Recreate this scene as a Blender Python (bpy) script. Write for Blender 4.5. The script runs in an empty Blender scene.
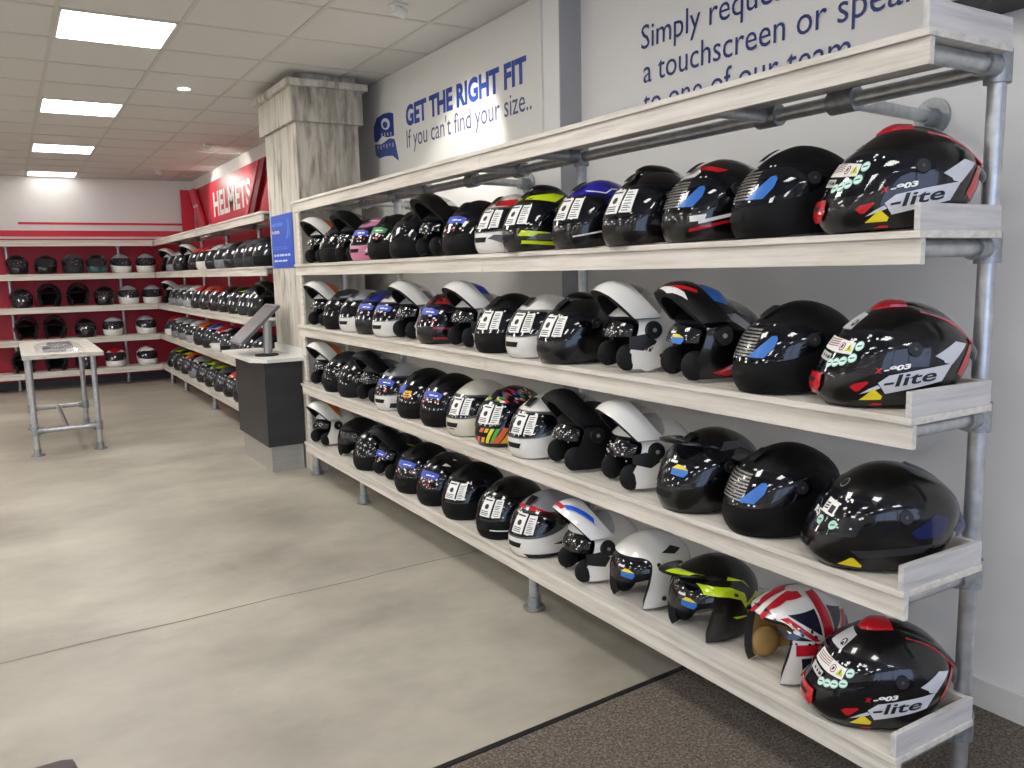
import bpy, bmesh, math, random
from mathutils import Vector, Matrix
random.seed(7)
PI = math.pi
scene = bpy.context.scene
col = scene.collection

# ------------------------------------------------------------------ materials
def lin(c):
    if isinstance(c, str):
        c = c.lstrip('#'); c = [int(c[i:i+2], 16)/255 for i in (0, 2, 4)]
    return tuple((x/12.92 if x <= .04045 else ((x+.055)/1.055)**2.4) for x in c) + (1,)
_mc = {}
def mat(c, rough=.5, metal=0, coat=0, alpha=1, emit=0, spec=.5):
    k = (c, rough, metal, coat, alpha, emit, spec)
    if k in _mc: return _mc[k]
    m = bpy.data.materials.new('paint'); m.use_nodes = True
    b = m.node_tree.nodes['Principled BSDF']
    b.inputs['Base Color'].default_value = lin(c)
    b.inputs['Roughness'].default_value = rough
    b.inputs['Metallic'].default_value = metal
    b.inputs['Coat Weight'].default_value = coat
    b.inputs['Coat Roughness'].default_value = .03
    b.inputs['Specular IOR Level'].default_value = spec
    b.inputs['Alpha'].default_value = alpha
    if emit:
        b.inputs['Emission Color'].default_value = lin(c); b.inputs['Emission Strength'].default_value = emit
    _mc[k] = m
    return m
def gloss(c): return mat(c, .3, 0, .9, spec=.2)
def matte(c): return mat(c, .55, spec=.2)
def noise_mat(name, stops, scale, vec=(1, 1, 1), rough=.5, detail=6, bump=0, coord='Object', extra=None, rough2=None, distortion=0):
    m = bpy.data.materials.new(name); m.use_nodes = True
    nt = m.node_tree; N = nt.nodes; L = nt.links
    b = N['Principled BSDF']; b.inputs['Roughness'].default_value = rough
    tc = N.new('ShaderNodeTexCoord'); mp = N.new('ShaderNodeMapping'); mp.inputs['Scale'].default_value = vec
    nz = N.new('ShaderNodeTexNoise'); nz.inputs['Scale'].default_value = scale; nz.inputs['Detail'].default_value = detail
    nz.inputs['Roughness'].default_value = .62; nz.inputs['Distortion'].default_value = distortion
    L.new(tc.outputs[coord], mp.inputs[0]); L.new(mp.outputs[0], nz.inputs['Vector'])
    r = N.new('ShaderNodeValToRGB')
    e = r.color_ramp.elements
    while len(e) < len(stops): e.new(.5)
    for el, (p, c) in zip(e, stops): el.position = p; el.color = lin(c)
    L.new(nz.outputs['Fac'], r.inputs[0])
    out = r.outputs[0]
    if extra:
        ev, es, ec, lo, hi, amt = extra
        mp2 = N.new('ShaderNodeMapping'); mp2.inputs['Scale'].default_value = ev
        n2 = N.new('ShaderNodeTexNoise'); n2.inputs['Scale'].default_value = es; n2.inputs['Detail'].default_value = 5
        L.new(tc.outputs[coord], mp2.inputs[0]); L.new(mp2.outputs[0], n2.inputs['Vector'])
        mr = N.new('ShaderNodeMapRange'); mr.inputs[1].default_value = lo; mr.inputs[2].default_value = hi
        mr.inputs[3].default_value = 0; mr.inputs[4].default_value = amt
        L.new(n2.outputs['Fac'], mr.inputs[0])
        mx = N.new('ShaderNodeMix'); mx.data_type = 'RGBA'
        L.new(mr.outputs[0], mx.inputs[0]); L.new(out, mx.inputs[6]); mx.inputs[7].default_value = lin(ec)
        out = mx.outputs[2]
    L.new(out, b.inputs['Base Color'])
    if bump:
        bp = N.new('ShaderNodeBump'); bp.inputs['Strength'].default_value = bump; bp.inputs['Distance'].default_value = .01
        L.new(nz.outputs['Fac'], bp.inputs['Height']); L.new(bp.outputs[0], b.inputs['Normal'])
    if rough2 is not None:
        mr = N.new('ShaderNodeMapRange'); mr.inputs[3].default_value = rough; mr.inputs[4].default_value = rough2
        L.new(nz.outputs['Fac'], mr.inputs[0]); L.new(mr.outputs[0], b.inputs['Roughness'])
    return m
M_wood = noise_mat('whitewashed_wood', [(.3, '#bcb5aa'), (.46, '#d2ccc1'), (.56, '#ddd7cd'), (.72, '#e6e1d8')], 3, (9, .7, 14), .5, 8, .04,
                   extra=((20, .5, 30), 3, '#a39d93', .6, .8, .4))
M_woodX = noise_mat('whitewashed_wood_cross', [(.3, '#adaaa8'), (.5, '#c9c6c3'), (.72, '#d8d5d1')], 3, (.8, 9, 14), .5, 8, .05)
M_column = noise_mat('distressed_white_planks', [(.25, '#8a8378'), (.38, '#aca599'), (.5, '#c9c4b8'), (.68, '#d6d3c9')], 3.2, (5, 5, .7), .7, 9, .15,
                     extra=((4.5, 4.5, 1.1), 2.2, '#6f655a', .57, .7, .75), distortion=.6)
M_column_shade = noise_mat('distressed_planks_shade', [(.25, '#787167'), (.4, '#9c958a'), (.52, '#bab4a8'), (.7, '#c8c3b8')], 3.2, (5, 5, .8), .7, 9, .15,
                     extra=((5, 5, 1.0), 2.4, '#665c51', .53, .66, .75), distortion=.8)  # darker copy of the plank paint, shade coloured into the camera-side face
M_tabletop = noise_mat('pale_scuffed_wood', [(.3, '#9a948b'), (.5, '#c2bdb3'), (.7, '#d2cec6')], 4, (3, 9, 9), .5, 8, .05)
M_floor = noise_mat('polished_concrete', [(.32, '#928c7f'), (.46, '#a59f92'), (.56, '#b1ab9d'), (.70, '#bfb9aa')], 1.3, (1, 1.2, 1), .34, 10, .02, 'Object',
                    extra=((1, 1, 1), .55, '#9c9589', .48, .66, .6), rough2=.5)
M_carpet = noise_mat('speckled_carpet', [(.3, '#3a332b'), (.5, '#625950'), (.7, '#8d8173')], 130, (1, 1, 1), .95, 3, .4)
M_ceiling = noise_mat('mineral_tile', [(.3, '#d3d1cd'), (.7, '#dad8d4')], 90, (1, 1, 1), .9, 3)
M_wall = noise_mat('white_emulsion', [(.3, '#ecebe8'), (.7, '#efeeeb')], 2, (1, 1, 1), .75, 2)
M_wallshade = noise_mat('shaded_emulsion', [(.3, '#a3a3a5'), (.7, '#a8a8aa')], 2, (1, 1, 1), .75, 2)  # greyer copy of the wall paint, holds the shade of the step
M_panel = noise_mat('white_board', [(.3, '#e2e1dc'), (.7, '#e5e4df')], 2, (1, 1, 1), .5, 2)
M_red = noise_mat('red_panel_paint', [(.3, '#b00a2c'), (.7, '#bd0d32')], 2, (1, 1, 1), .45, 2)
M_redb = mat('#dc1436', .4)
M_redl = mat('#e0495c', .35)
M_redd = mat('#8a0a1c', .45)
M_steel = noise_mat('galvanised_steel', [(.3, '#a9acae'), (.7, '#c8cacb')], 25, (1, 1, 1), .33, 4, 0)
M_steel.node_tree.nodes['Principled BSDF'].inputs['Metallic'].default_value = .7
M_cast = noise_mat('cast_fitting', [(.3, '#94989a'), (.7, '#aeb2b4')], 60, (1, 1, 1), .5, 4, .2)
M_cast.node_tree.nodes['Principled BSDF'].inputs['Metallic'].default_value = .8
M_slate = noise_mat('dark_slate_laminate', [(.3, '#232324'), (.6, '#303031'), (.8, '#3d3d3f')], 2.5, (1, 1, 3), .45, 8)
M_brushed = noise_mat('brushed_metal', [(.3, '#a9a8a3'), (.7, '#bdbcb7')], 5, (1, 1, 40), .38, 4)
M_brushed.node_tree.nodes['Principled BSDF'].inputs['Metallic'].default_value = .55
M_worktop = mat('#e2e0da', .35)
M_black = mat('#0b0b0c', .5)
M_rubber = mat('#101011', .7, spec=.3)
M_liner = mat('#0e0e10', .9, spec=.2)
M_white = mat('#e6e4de', .45)
M_navy = mat('#1f2f74', .5)
M_blue = mat('#2747a0', .5)
M_visor = mat('#0a0d16', .06, 0, .5, .72)
M_visor_far = mat('#23262c', .12, 0, .5)
M_visor_clear = mat('#3a3d42', .06, 0, .5, .35)
M_lit = mat('#fffdfa', .5, emit=17)
M_lit_dim = mat('#fffdf9', .5, emit=3)

# ------------------------------------------------------------------ mesh helpers
def link(name, me, m=None, parent=None):
    o = bpy.data.objects.new(name, me); col.objects.link(o)
    if m is not None:
        for i, mm in enumerate(m if isinstance(m, (list, tuple)) else [m]):
            if len(me.materials) <= i: me.materials.append(mm)
            if me.materials[i] is not mm:
                o.material_slots[i].link = 'OBJECT'; o.material_slots[i].material = mm
    if parent is not None: o.parent = parent
    return o
def mesh(name, V, F, smooth=False, mi=None):
    me = bpy.data.meshes.new(name); me.from_pydata(V, [], F); me.update()
    if smooth: me.polygons.foreach_set('use_smooth', [True]*len(me.polygons))
    if mi: me.polygons.foreach_set('material_index', mi)
    return me
class MB:
    def __init__(s): s.bm = bmesh.new()
    def box(s, x0, x1, y0, y1, z0, z1, bev=0):
        r = bmesh.ops.create_cube(s.bm, size=1)
        for v in r['verts']:
            v.co = Vector((x0+(v.co.x+.5)*(x1-x0), y0+(v.co.y+.5)*(y1-y0), z0+(v.co.z+.5)*(z1-z0)))
        if bev:
            es = list({e for v in r['verts'] for e in v.link_edges})
            bmesh.ops.bevel(s.bm, geom=es, offset=bev, segments=2, affect='EDGES', profile=.6)
        return s
    def tube(s, p, q, r, n=16, r2=None, caps=True):
        p = Vector(p); q = Vector(q); d = q-p
        rot = Vector((0, 0, 1)).rotation_difference(d.normalized()).to_matrix().to_4x4()
        bmesh.ops.create_cone(s.bm, cap_ends=caps, segments=n, radius1=r, radius2=r if r2 is None else r2, depth=d.length,
                              matrix=Matrix.Translation((p+q)/2) @ rot)
        return s
    def prism(s, pts, z0, z1):
        a = [s.bm.verts.new((x, y, z0)) for x, y in pts]; b = [s.bm.verts.new((x, y, z1)) for x, y in pts]
        n = len(pts)
        s.bm.faces.new(a[::-1]); s.bm.faces.new(b)
        for i in range(n): s.bm.faces.new((a[i], a[(i+1) % n], b[(i+1) % n], b[i]))
        return s
    def slab(s, quad, n, t):
        n = Vector(n).normalized()*t
        a = [s.bm.verts.new(Vector(p)) for p in quad]; b = [s.bm.verts.new(Vector(p)+n) for p in quad]
        k = len(quad)
        s.bm.faces.new(a); s.bm.faces.new(b[::-1])
        for i in range(k): s.bm.faces.new((a[i], b[i], b[(i+1) % k], a[(i+1) % k]))
        return s
    def ball(s, c, rx, ry, rz, seg=16):
        r = bmesh.ops.create_uvsphere(s.bm, u_segments=seg, v_segments=seg//2+2, radius=1)
        for v in r['verts']: v.co = Vector((c[0]+v.co.x*rx, c[1]+v.co.y*ry, c[2]+v.co.z*rz))
        return s
    def build(s, name, m, parent=None, smooth=None):
        bmesh.ops.recalc_face_normals(s.bm, faces=s.bm.faces)
        me = bpy.data.meshes.new(name); s.bm.to_mesh(me); s.bm.free()
        if smooth: 
            me.polygons.foreach_set('use_smooth', [True]*len(me.polygons))
            me.set_sharp_from_angle(angle=math.radians(40))
        return link(name, me, m, parent)
def tag(o, label, cat, group=None):
    o['label'] = label; o['category'] = cat
    if group: o['group'] = group
    return o
def thing(name, label, cat, loc=(0, 0, 0), rz=0, group=None):
    o = bpy.data.objects.new(name, None); col.objects.link(o)
    o.location = loc; o.rotation_euler = (0, 0, rz); o.empty_display_size = .05
    return tag(o, label, cat, group)
def struct(o): o['kind'] = 'structure'; return o

def flat_mesh(polys, fn, maxlen=None):
    """fill 2D polygons, refine, and lay them on a surface"""
    bm = bmesh.new()
    for p in polys:
        if isinstance(p, tuple) and p[0] == 'mesh':
            vs = [bm.verts.new((x, y, 0)) for x, y in p[1]]
            for f in p[2]:
                try: bm.faces.new([vs[i] for i in f])
                except ValueError: pass
        else:
            bm.faces.new([bm.verts.new((x, y, 0)) for x, y in p])
    bmesh.ops.triangulate(bm, faces=bm.faces[:])
    if maxlen:
        for _ in range(5):
            es = [e for e in bm.edges if e.calc_length() > maxlen]
            if not es: break
            bmesh.ops.subdivide_edges(bm, edges=es, cuts=1)
            bmesh.ops.triangulate(bm, faces=[f for f in bm.faces if len(f.verts) > 3])
    for v in bm.verts: v.co = Vector(fn(v.co.x, v.co.y))
    me = bpy.data.meshes.new('flat'); bm.to_mesh(me); bm.free()
    return me
_tc = {}
def text_poly(body, bold=0, shear=0):
    k = (body, bold, shear)
    if k not in _tc:
        cu = bpy.data.curves.new('lettering', 'FONT'); cu.body = body; cu.size = 1; cu.offset = bold; cu.shear = shear; cu.resolution_u = 3
        o = bpy.data.objects.new('lettering', cu); col.objects.link(o)
        dg = bpy.context.evaluated_depsgraph_get(); me = bpy.data.meshes.new_from_object(o.evaluated_get(dg))
        V = [(v.co.x, v.co.y) for v in me.vertices]; F = [tuple(p.vertices) for p in me.polygons]
        bpy.data.objects.remove(o); bpy.data.curves.remove(cu); bpy.data.meshes.remove(me)
        _tc[k] = (V, F)
    return _tc[k]
def text_fit(body, w, h=None, bold=0, shear=0, capref='H'):
    """text as a 2D mesh, origin at left baseline, scaled to width w and cap height h"""
    V, F = text_poly(body, bold, shear)
    x0 = min(v[0] for v in V); x1 = max(v[0] for v in V)
    cv = text_poly(capref, bold)[0]; ch = max(v[1] for v in cv)
    sx = w/(x1-x0); sy = sx if h is None else h/ch
    return ('mesh', [((x-x0)*sx, y*sy) for x, y in V], F)

# ------------------------------------------------------------------ room shell
ZC = 2.8
XR1, XR2, YF = 2.57, 2.44, 12.95
XL, YB = -5.6, -3.4
struct(MB().box(XL, XR1+.1, YB, YF, -.06, 0).build('floor', M_floor))
fl = bpy.data.objects['floor']
# expansion joint in the concrete
pts = []
for i in range(61):
    t = i/60; x = -5.5+t*(2.5+5.5); y = 3.535+.0355*x+.006*math.sin(x*9)+.004*math.sin(x*23+1)
    pts.append((x, y))
V = [(x, y-.004, .0012) for x, y in pts]+[(x, y+.004, .0012) for x, y in pts]
link('expansion_joint', mesh('expansion_joint', V, [(i, i+1, 62+i, 61+i) for i in range(60)]), mat('#7d7a6f', .8), fl)
struct(MB().box(XL, XR1+.1, YB, YF+.1, ZC+.004, ZC+.1).build('ceiling', mat('#bdb9b3', .9)))
ceil = bpy.data.objects['ceiling']
struct(MB().box(XR1, XR1+.1, YB, 3.52, 0, ZC).build('wall_right', M_wall))
struct(MB().box(XR2, XR1+.1, 3.52, YF, 0, ZC).build('wall_right_far', M_wall))
wr2 = bpy.data.objects['wall_right_far']
MB().box(XR2+.002, XR1, 3.512, 3.521, 0, ZC).build('return_face', M_wallshade, wr2)  # thin sheet coloured darker, shade put into the turned face
struct(MB().box(XL, XR1+.1, YF, YF+.1, 0, ZC).build('wall_far', M_wall))
struct(MB().box(XL-.1, XL, YB, YF+.1, 0, ZC).build('wall_left', M_wall))
wb = MB()
wb.box(XL, -3.2, YB-.1, YB, 0, ZC); wb.box(1.9, XR1+.1, YB-.1, YB, 0, ZC); wb.box(-3.2, 1.9, YB-.1, YB, 2.45, ZC); wb.box(-3.2, 1.9, YB-.1, YB, 0, .25)  # opening added out of view so sky light reaches the shelves
struct(wb.build('wall_back', M_wall))
wf = MB()
for x in (-3.2, -1.55, .1, 1.85): wf.box(x, x+.05, YB-.08, YB-.02, .25, 2.45)
wf.box(-3.2, 1.9, YB-.08, YB-.02, .25, .3); wf.box(-3.2, 1.9, YB-.08, YB-.02, 2.4, 2.45)
struct(wf.build('unseen_window_1', mat('#55585c', .4)))  # frame of an unseen opening, added to let cool sky light in
struct(MB().box(XR1-.018, XR1, YB, 3.51, 0, .1, .004).build('baseboard_right', M_white))
struct(MB().box(XR2-.018, XR2, 3.54, 5.78, 0, .1, .004).build('baseboard_right_far', M_white))

# ceiling tiles: T-bar grid and tiles
TX0, TY0, TX, TY = .345, 4.96, .6, .613
lights = set()
def cell(i, j): return TX0+i*TX, TY0+j*TY
nx0, nx1 = -9, 3; ny0, ny1 = -13, 13
V = []; F = []
panel_cells = {(i, j) for i in (0, -3, -6, -9) for j in (-12, -8, -4, 0, 4, 8, 12)}  # rows on the left are unseen, added to brighten the shelf fronts
for i in range(nx0, nx1+1):
    for j in range(ny0, ny1+1):
        x, y = cell(i, j); x1, y1 = min(x+TX, XR1), min(y+TY, YF)
        if x1-x < .05 or y1-y < .05 or (i, j) in panel_cells: continue
        k = len(V); e = .011
        V += [(x+e, y+e, ZC), (x1-e, y+e, ZC), (x1-e, y1-e, ZC), (x+e, y1-e, ZC)]; F.append((k, k+3, k+2, k+1))
link('ceiling_tiles', mesh('ceiling_tiles', V, F), M_ceiling, ceil)
gb = MB()
for i in range(nx0, nx1+2):
    x = TX0+i*TX
    if x < XR1: gb.box(x-.012, x+.012, YB, YF, ZC-.004, ZC+.003)
for j in range(ny0, ny1+2):
    y = TY0+j*TY
    if YB < y < YF: gb.box(XL, XR1, y-.012, y+.012, ZC-.0045, ZC+.0025)
gb.build('ceiling_grid', mat('#c9c6c0', .6), ceil)
order = {0: 'nearest', 4: 'second nearest', 8: 'third', 12: 'farthest'}
for (i, j) in sorted(panel_cells):
    x, y = cell(i, j); y1 = min(y+TY, YF-.02)
    lab = ('%s of the row of square bright ceiling light panels' % order[j]) if i == 0 and j >= 0 else 'unseen square ceiling light panel, added outside the picture'
    t = thing('ceiling_light', lab, 'ceiling light', (x+TX/2, (y+y1)/2, ZC), 0, 'square ceiling light panels')
    w, h = TX/2-.013, (y1-y)/2-.013
    f = MB()
    f.box(-w, w, -h, -h+.012, -.006, .002); f.box(-w, w, h-.012, h, -.006, .002); f.box(-w, -w+.012, -h, h, -.006, .002); f.box(w-.012, w, -h, h, -.006, .002)
    f.build('frame', M_white, t)
    MB().box(-w+.012, w-.012, -h+.012, h-.012, -.002, .003).build('diffuser', M_lit_dim if j == 12 else M_lit, t)

def spot_fixture(x, y, label, tilt=None):
    t = thing('downlight', label, 'downlight', (x, y, ZC), 0, 'small round ceiling fittings')
    MB().tube((0, 0, .003), (0, 0, -.012), .065, 24, .05).build('bezel', M_white, t, True)
    MB().tube((0, 0, -.0105), (0, 0, -.0135), .042, 20).build('lamp', mat('#fff6e8', .4, emit=14), t)
    return t
spot_fixture(1.24, 6.6, 'round recessed downlight beside the second bright ceiling panel')
def sensor(x, y, label):
    t = thing('ceiling_spotlight', label, 'spotlight', (x, y, ZC), 0, 'surface spotlights on the ceiling')
    MB().box(-.06, .06, -.04, .04, -.02, -.004, .004).build('mounting_plate', M_white, t)
    MB().tube((0, 0, -.02), (0, 0, -.05), .012, 12).build('stem', M_white, t)
    MB().tube((-.035, 0, -.055), (.05, 0, -.08), .034, 16, .038).build('lamp_head', M_white, t, True)
    t.scale = (.75, .75, .6)
sensor(1.86, 4.13, 'white ceiling spotlight above the GET THE RIGHT FIT wall')
sensor(1.9, 9.2, 'small white ceiling spotlight nearer of two above the far side shelving')
sensor(1.8, 11.7, 'small white ceiling spotlight close to the far corner')

# carpet with black edging
y0c, kx = 2.03, .0
cp = MB().prism([(XL+.01, YB+.02), (XR1-.02, YB+.02), (XR1-.02, 2.105), (XL+.01, 1.60)], .0005, .006).build('carpet', M_carpet)
tag(cp, 'brown grey speckled carpet in the bottom right of the floor', 'carpet')
ed = MB().prism([(XL+.01, 1.60), (XR1-.02, 2.105), (XR1-.02, 2.125), (XL+.01, 1.62)], .0005, .009).build('edging_strip', M_black, cp)
ed['label'] = 'thin black edging strip'

# ------------------------------------------------------------------ wall lettering
def wall_poly(polys, name, m, X, Yl, Zb, parent, slope=0, maxlen=None):
    me = flat_mesh(polys, lambda u, v: (X, Yl-u, Zb+v+slope*u), maxlen)
    return link(name, me, m, parent)
bd = thing('wall_sign_board', 'white board reading GET THE RIGHT FIT on the right wall', 'wall sign')
MB().box(XR2-.012, XR2, 3.66, 6.9, 1.95, ZC-.004).build('board', M_panel, bd)
XS = XR2-.0135
wall_poly([text_fit('GET THE RIGHT FIT', 1.535, .13, .042)], 'lettering', M_blue, XS, 5.335, 2.415, bd, -.004)
wall_poly([text_fit("If you can't find your size..", 1.58, .115, 0)], 'lettering', mat('#4a5280', .5), XS, 5.335, 2.268, bd, -.006)
def icon(pts): 
    return [((x-51)*.00494, 2.565-(y+.34*(x-51)-407)*.00212) for x, y in pts]
ic = [icon([(52, 480), (53, 440), (66, 410), (90, 397), (112, 393), (127, 396), (127, 468), (104, 474), (84, 470), (66, 490), (56, 492)])]
wall_poly(ic, 'tape_measure_icon', mat('#27408f', .5), XS, 5.92, 0, bd)
ell = [(98+16*math.cos(a), 430+19*math.sin(a)) for a in [i*PI/10 for i in range(20)]]
wall_poly([icon(ell)], 'tape_measure_icon', M_panel, XS-.001, 5.92, 0, bd)
ell2 = [(97+9*math.cos(a), 433+11*math.sin(a)) for a in [i*PI/8 for i in range(16)]]
wall_poly([icon(ell2)], 'tape_measure_icon', mat('#27408f', .5), XS-.002, 5.92, 0, bd)
wall_poly([icon([(54, 499), (80, 497), (110, 477), (128, 479), (132, 497), (141, 549), (118, 533), (92, 537), (70, 545), (57, 535)])], 'tape_measure_icon', mat('#40569c', .5), XS, 5.92, 0, bd)
tk = []
for i in range(6):
    x = 66+i*11; y = 503-i*2.5
    tk.append(icon([(x, y), (x+2.5, y), (x+2.5, y+(14 if i % 2 else 9)), (x, y+(14 if i % 2 else 9))]))
for i in range(4):
    x = 82+i*11; y = 452-i*1
    tk.append(icon([(x, y+8), (x+2.5, y+8), (x+2.5, y+20), (x, y+20)]))
wall_poly(tk, 'tape_measure_icon', M_panel, XS-.001, 5.92, 0, bd)

wr = bpy.data.objects['wall_right']
XS2 = XR1-.003
wall_poly([text_fit('Simply request', .87, .102)], 'lettering', M_navy, XS2, 3.045, 2.408, wr)
wall_poly([text_fit('a touchscreen or speak', 1.36, .102)], 'lettering', M_navy, XS2, 3.03, 2.258, wr)
wall_poly([text_fit('to one of our team', 1.095, .102)], 'lettering', M_navy, XS2, 3.03, 2.122, wr)

# white box on the wall above the near end
t = thing('wall_box', 'white wall-mounted box above the near end of the shelving', 'wall box')
MB().box(2.40, XR1, -.6, 1.55, 2.17, 2.55, .006).build('housing', M_white, t)
MB().box(2.41, XR1-.01, -.58, 1.53, 2.14, 2.17).build('underside_shadow', mat('#2c2d30', .6), t)  # dark colour paints the shadow gap below the housing

# ------------------------------------------------------------------ shelving
Z = [1.923, 1.497, 1.077, .6665, .246]
D = .326; R = .0212
def clamp(b, p, axis='x', s=1.0):
    x, y, z = p; r = .031*s; h = .038*s
    d = {'x': (h, 0, 0), 'y': (0, h, 0), 'z': (0, 0, h)}[axis]
    b.tube((x-d[0], y-d[1], z-d[2]), (x+d[0], y+d[1], z+d[2]), r, 18)
def shelving(label, loc, rz, L, splits, posts, legs, end_board, standoffs, arms_extra=(), wall_gap=.5, group='tube-framed helmet shelving'):
    t = thing('shelving_unit', label, 'shelving', loc, rz, group)
    for k, z in enumerate(Z):
        ys = [0]+list(splits)+[L]
        for a, b in zip(ys[:-1], ys[1:]):
            sh = MB().box(0, D, a+.0008, b-.0008, z-.017, z, .0015).build('shelf', M_wood, t)
            MB().box(.010, .027, a+.0008+(.003 if a == 0 else 0), b-.0008, z-.075, z-.0172, .0015).build('fascia', M_wood, sh)
            if rz == 0 and loc[1] < 2: MB().box(D-.018, D, a+.0008+(.02 if a == 0 and end_board else 0), b-.0008, z, z+.058, .0015).build('back_board', M_wood, sh)
            if a == 0 and end_board:
                MB().box(.003, D, .004, .019, z, z+.06, .0015).build('end_board', M_woodX, sh)
        # arms and rails below the shelf
        zt = z-.017-R-.001
        for y in posts:
            MB().tube((.027, y, zt), (D+.022, y, zt), R).build('arm', M_steel, t, True)
            if k < 5:
                f = MB(); clamp(f, (D+.022, y, zt), 'z'); f.tube((D+.0, y, zt), (D-.045, y, zt), .029, 18); f.tube((D+.045, y, zt), (D+.058, y, zt), .012, 8); f.build('clamp', M_cast, t, True)
        if k == 0:
            MB().tube((D+.022, posts[0]-.0, zt-.003), (D+.022, posts[-1], zt-.003), R).build('rail', M_steel, t, True)
            for y in arms_extra:
                MB().tube((.027, y, zt-.003), (D+.022, y, zt-.003), R*.9).build('arm', M_steel, t, True)
                f = MB(); clamp(f, (D+.022, y, zt-.003), 'y', 1.05); f.build('clamp', M_cast, t, True)
            for y, gap in standoffs:
                MB().tube((D+.022, y, zt-.003), (D+gap, y+.05, zt-.003), R*.9).build('wall_standoff', M_steel, t, True)
                f = MB(); clamp(f, (D+.022, y, zt-.003), 'y', 1.1); f.build('clamp', M_cast, t, True)
                f = MB(); f.tube((D+gap-.008, y+.05, zt-.003), (D+gap, y+.05, zt-.003), .06, 24); f.tube((D+gap-.06, y+.05, zt-.003), (D+gap-.006, y+.05, zt-.003), .03, 18); f.build('wall_flange', M_cast, t, True)
    for y in posts:
        g = .007 if loc[1]+y < 2 and rz == 0 else 0
        MB().tube((D+.022, y, .006+g), (D+.022, y, Z[0]-.03), R).build('post', M_steel, t, True)
        f = MB(); f.tube((D+.022, y, .0005+g), (D+.022, y, .01+g), .05, 24); f.tube((D+.022, y, .01+g), (D+.022, y, .06), .029, 18); f.build('floor_flange', M_cast, t, True)
    for y in legs:
        lg = MB().tube((.075, y, .006), (.075, y, Z[-1]-.018), R).build('leg', M_steel, t, True)
        f = MB(); f.tube((.075, y, .0065), (.075, y, .014), .046, 24); f.tube((.075, y, .012), (.075, y, .06), .028, 18); f.build('foot_flange', M_cast, lg, True)
    return t
Y0, Y1 = 1.103, 5.733
near = shelving('long whitewashed wood and steel tube shelving of five levels in the foreground', (1.72, Y0, 0), 0, Y1-Y0, [1.98], [.045, 1.727, 3.62, 4.58], [.06, 1.722, 3.686, 4.6], True,
                [(.47, .522), (2.66, .392), (4.68-.55, .392)], (.74, 2.2, 3.2))
# upright plank closing the far end
MB().box(.045, .062, Y1-Y0-.012, Y1-Y0+.045, Z[-1], Z[0]-.076, .001).build('end_plank', M_wood, near)
MB().box(.062, D, Y1-Y0+.028, Y1-Y0+.04, Z[-1]-.0, Z[0]-.076).build('end_panel', mat('#aaa69e', .6), near)
fr = shelving('far whitewashed shelving of five levels along the right wall beyond the column', (1.744, 6.62, 0), 0, 12.45-6.62, [2.9], [.06, 1.4, 2.75, 4.1, 5.4], [1.0, 2.6, 4.27, 5.26], False, [], (), )
fw = shelving('whitewashed shelving of five levels across the red far wall', (1.742, 12.13, 0), PI/2, 6.6, [2.4], [.4, 1.7, 3.0, 5.0, 6.5], [5.0], False, [], ())
# red backing panels behind the far shelving
o = MB().box(XL+.02, 2.3, 12.58, 12.60, .001, 1.96).build('backing_panel', M_red); tag(o, 'dark red backing panel behind the shelves across the far wall', 'wall panel')
MB().box(XL+.02, 2.3, 12.568, 12.58, .001, .1).build('plinth', mat('#4a4a4c', .5), o)
o = MB().box(2.17, 2.19, 6.6, 12.55, .001, 1.96).build('backing_panel', M_red); tag(o, 'dark red backing panel behind the far right-hand shelves', 'wall panel')
# stripes painted on the far wall
wfw = bpy.data.objects['wall_far']
MB().box(XL+.01, XR2-.02, YF-.004, YF, 2.005, 2.085).build('red_stripe', M_redb, wfw)
MB().box(.21, XR2-.02, YF-.004, YF, 2.165, 2.195).build('red_stripe', M_redb, wfw)

# ------------------------------------------------------------------ clad column
cl = thing('clad_column', 'square column clad in distressed white planks with a moulded capital', 'column')
CX0, CX1, CY0, CY1 = 1.815, 2.25, 5.79, 6.56
MB().box(CX0, CX1, CY0, CY1, 0, ZC-.001).build('shaft', M_column_shade, cl)
ny = 4; w = (CY1-CY0)/ny
for i in range(ny):
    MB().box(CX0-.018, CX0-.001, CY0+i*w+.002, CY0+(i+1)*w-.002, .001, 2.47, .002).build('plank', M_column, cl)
nx = 3; w = (CX1-CX0+.018)/nx
for i in range(nx):
    MB().box(CX0-.018+i*w+.001, CX0-.018+(i+1)*w-.001, CY0-.02, CY0-.001, .001, 2.47, .001).build('plank', M_column_shade, cl)
cb = MB(); cb.box(CX0-.045, CX1+.03, CY0-.047, CY1+.03, 2.47, 2.70, .003)
cb.build('capital', M_column_shade, cl)
MB().box(CX0-.045-.004, CX0-.045, CY0-.047, CY1+.03, 2.472, 2.698, .001).build('capital_lit_face', M_column, cl)  # lighter sheet paints the lit side of the capital
cb = MB(); cb.box(CX0-.085, CX1+.06, CY0-.085, CY1+.06, 2.70, 2.745, .004)
cb.build('cornice', M_column, cl)

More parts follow.
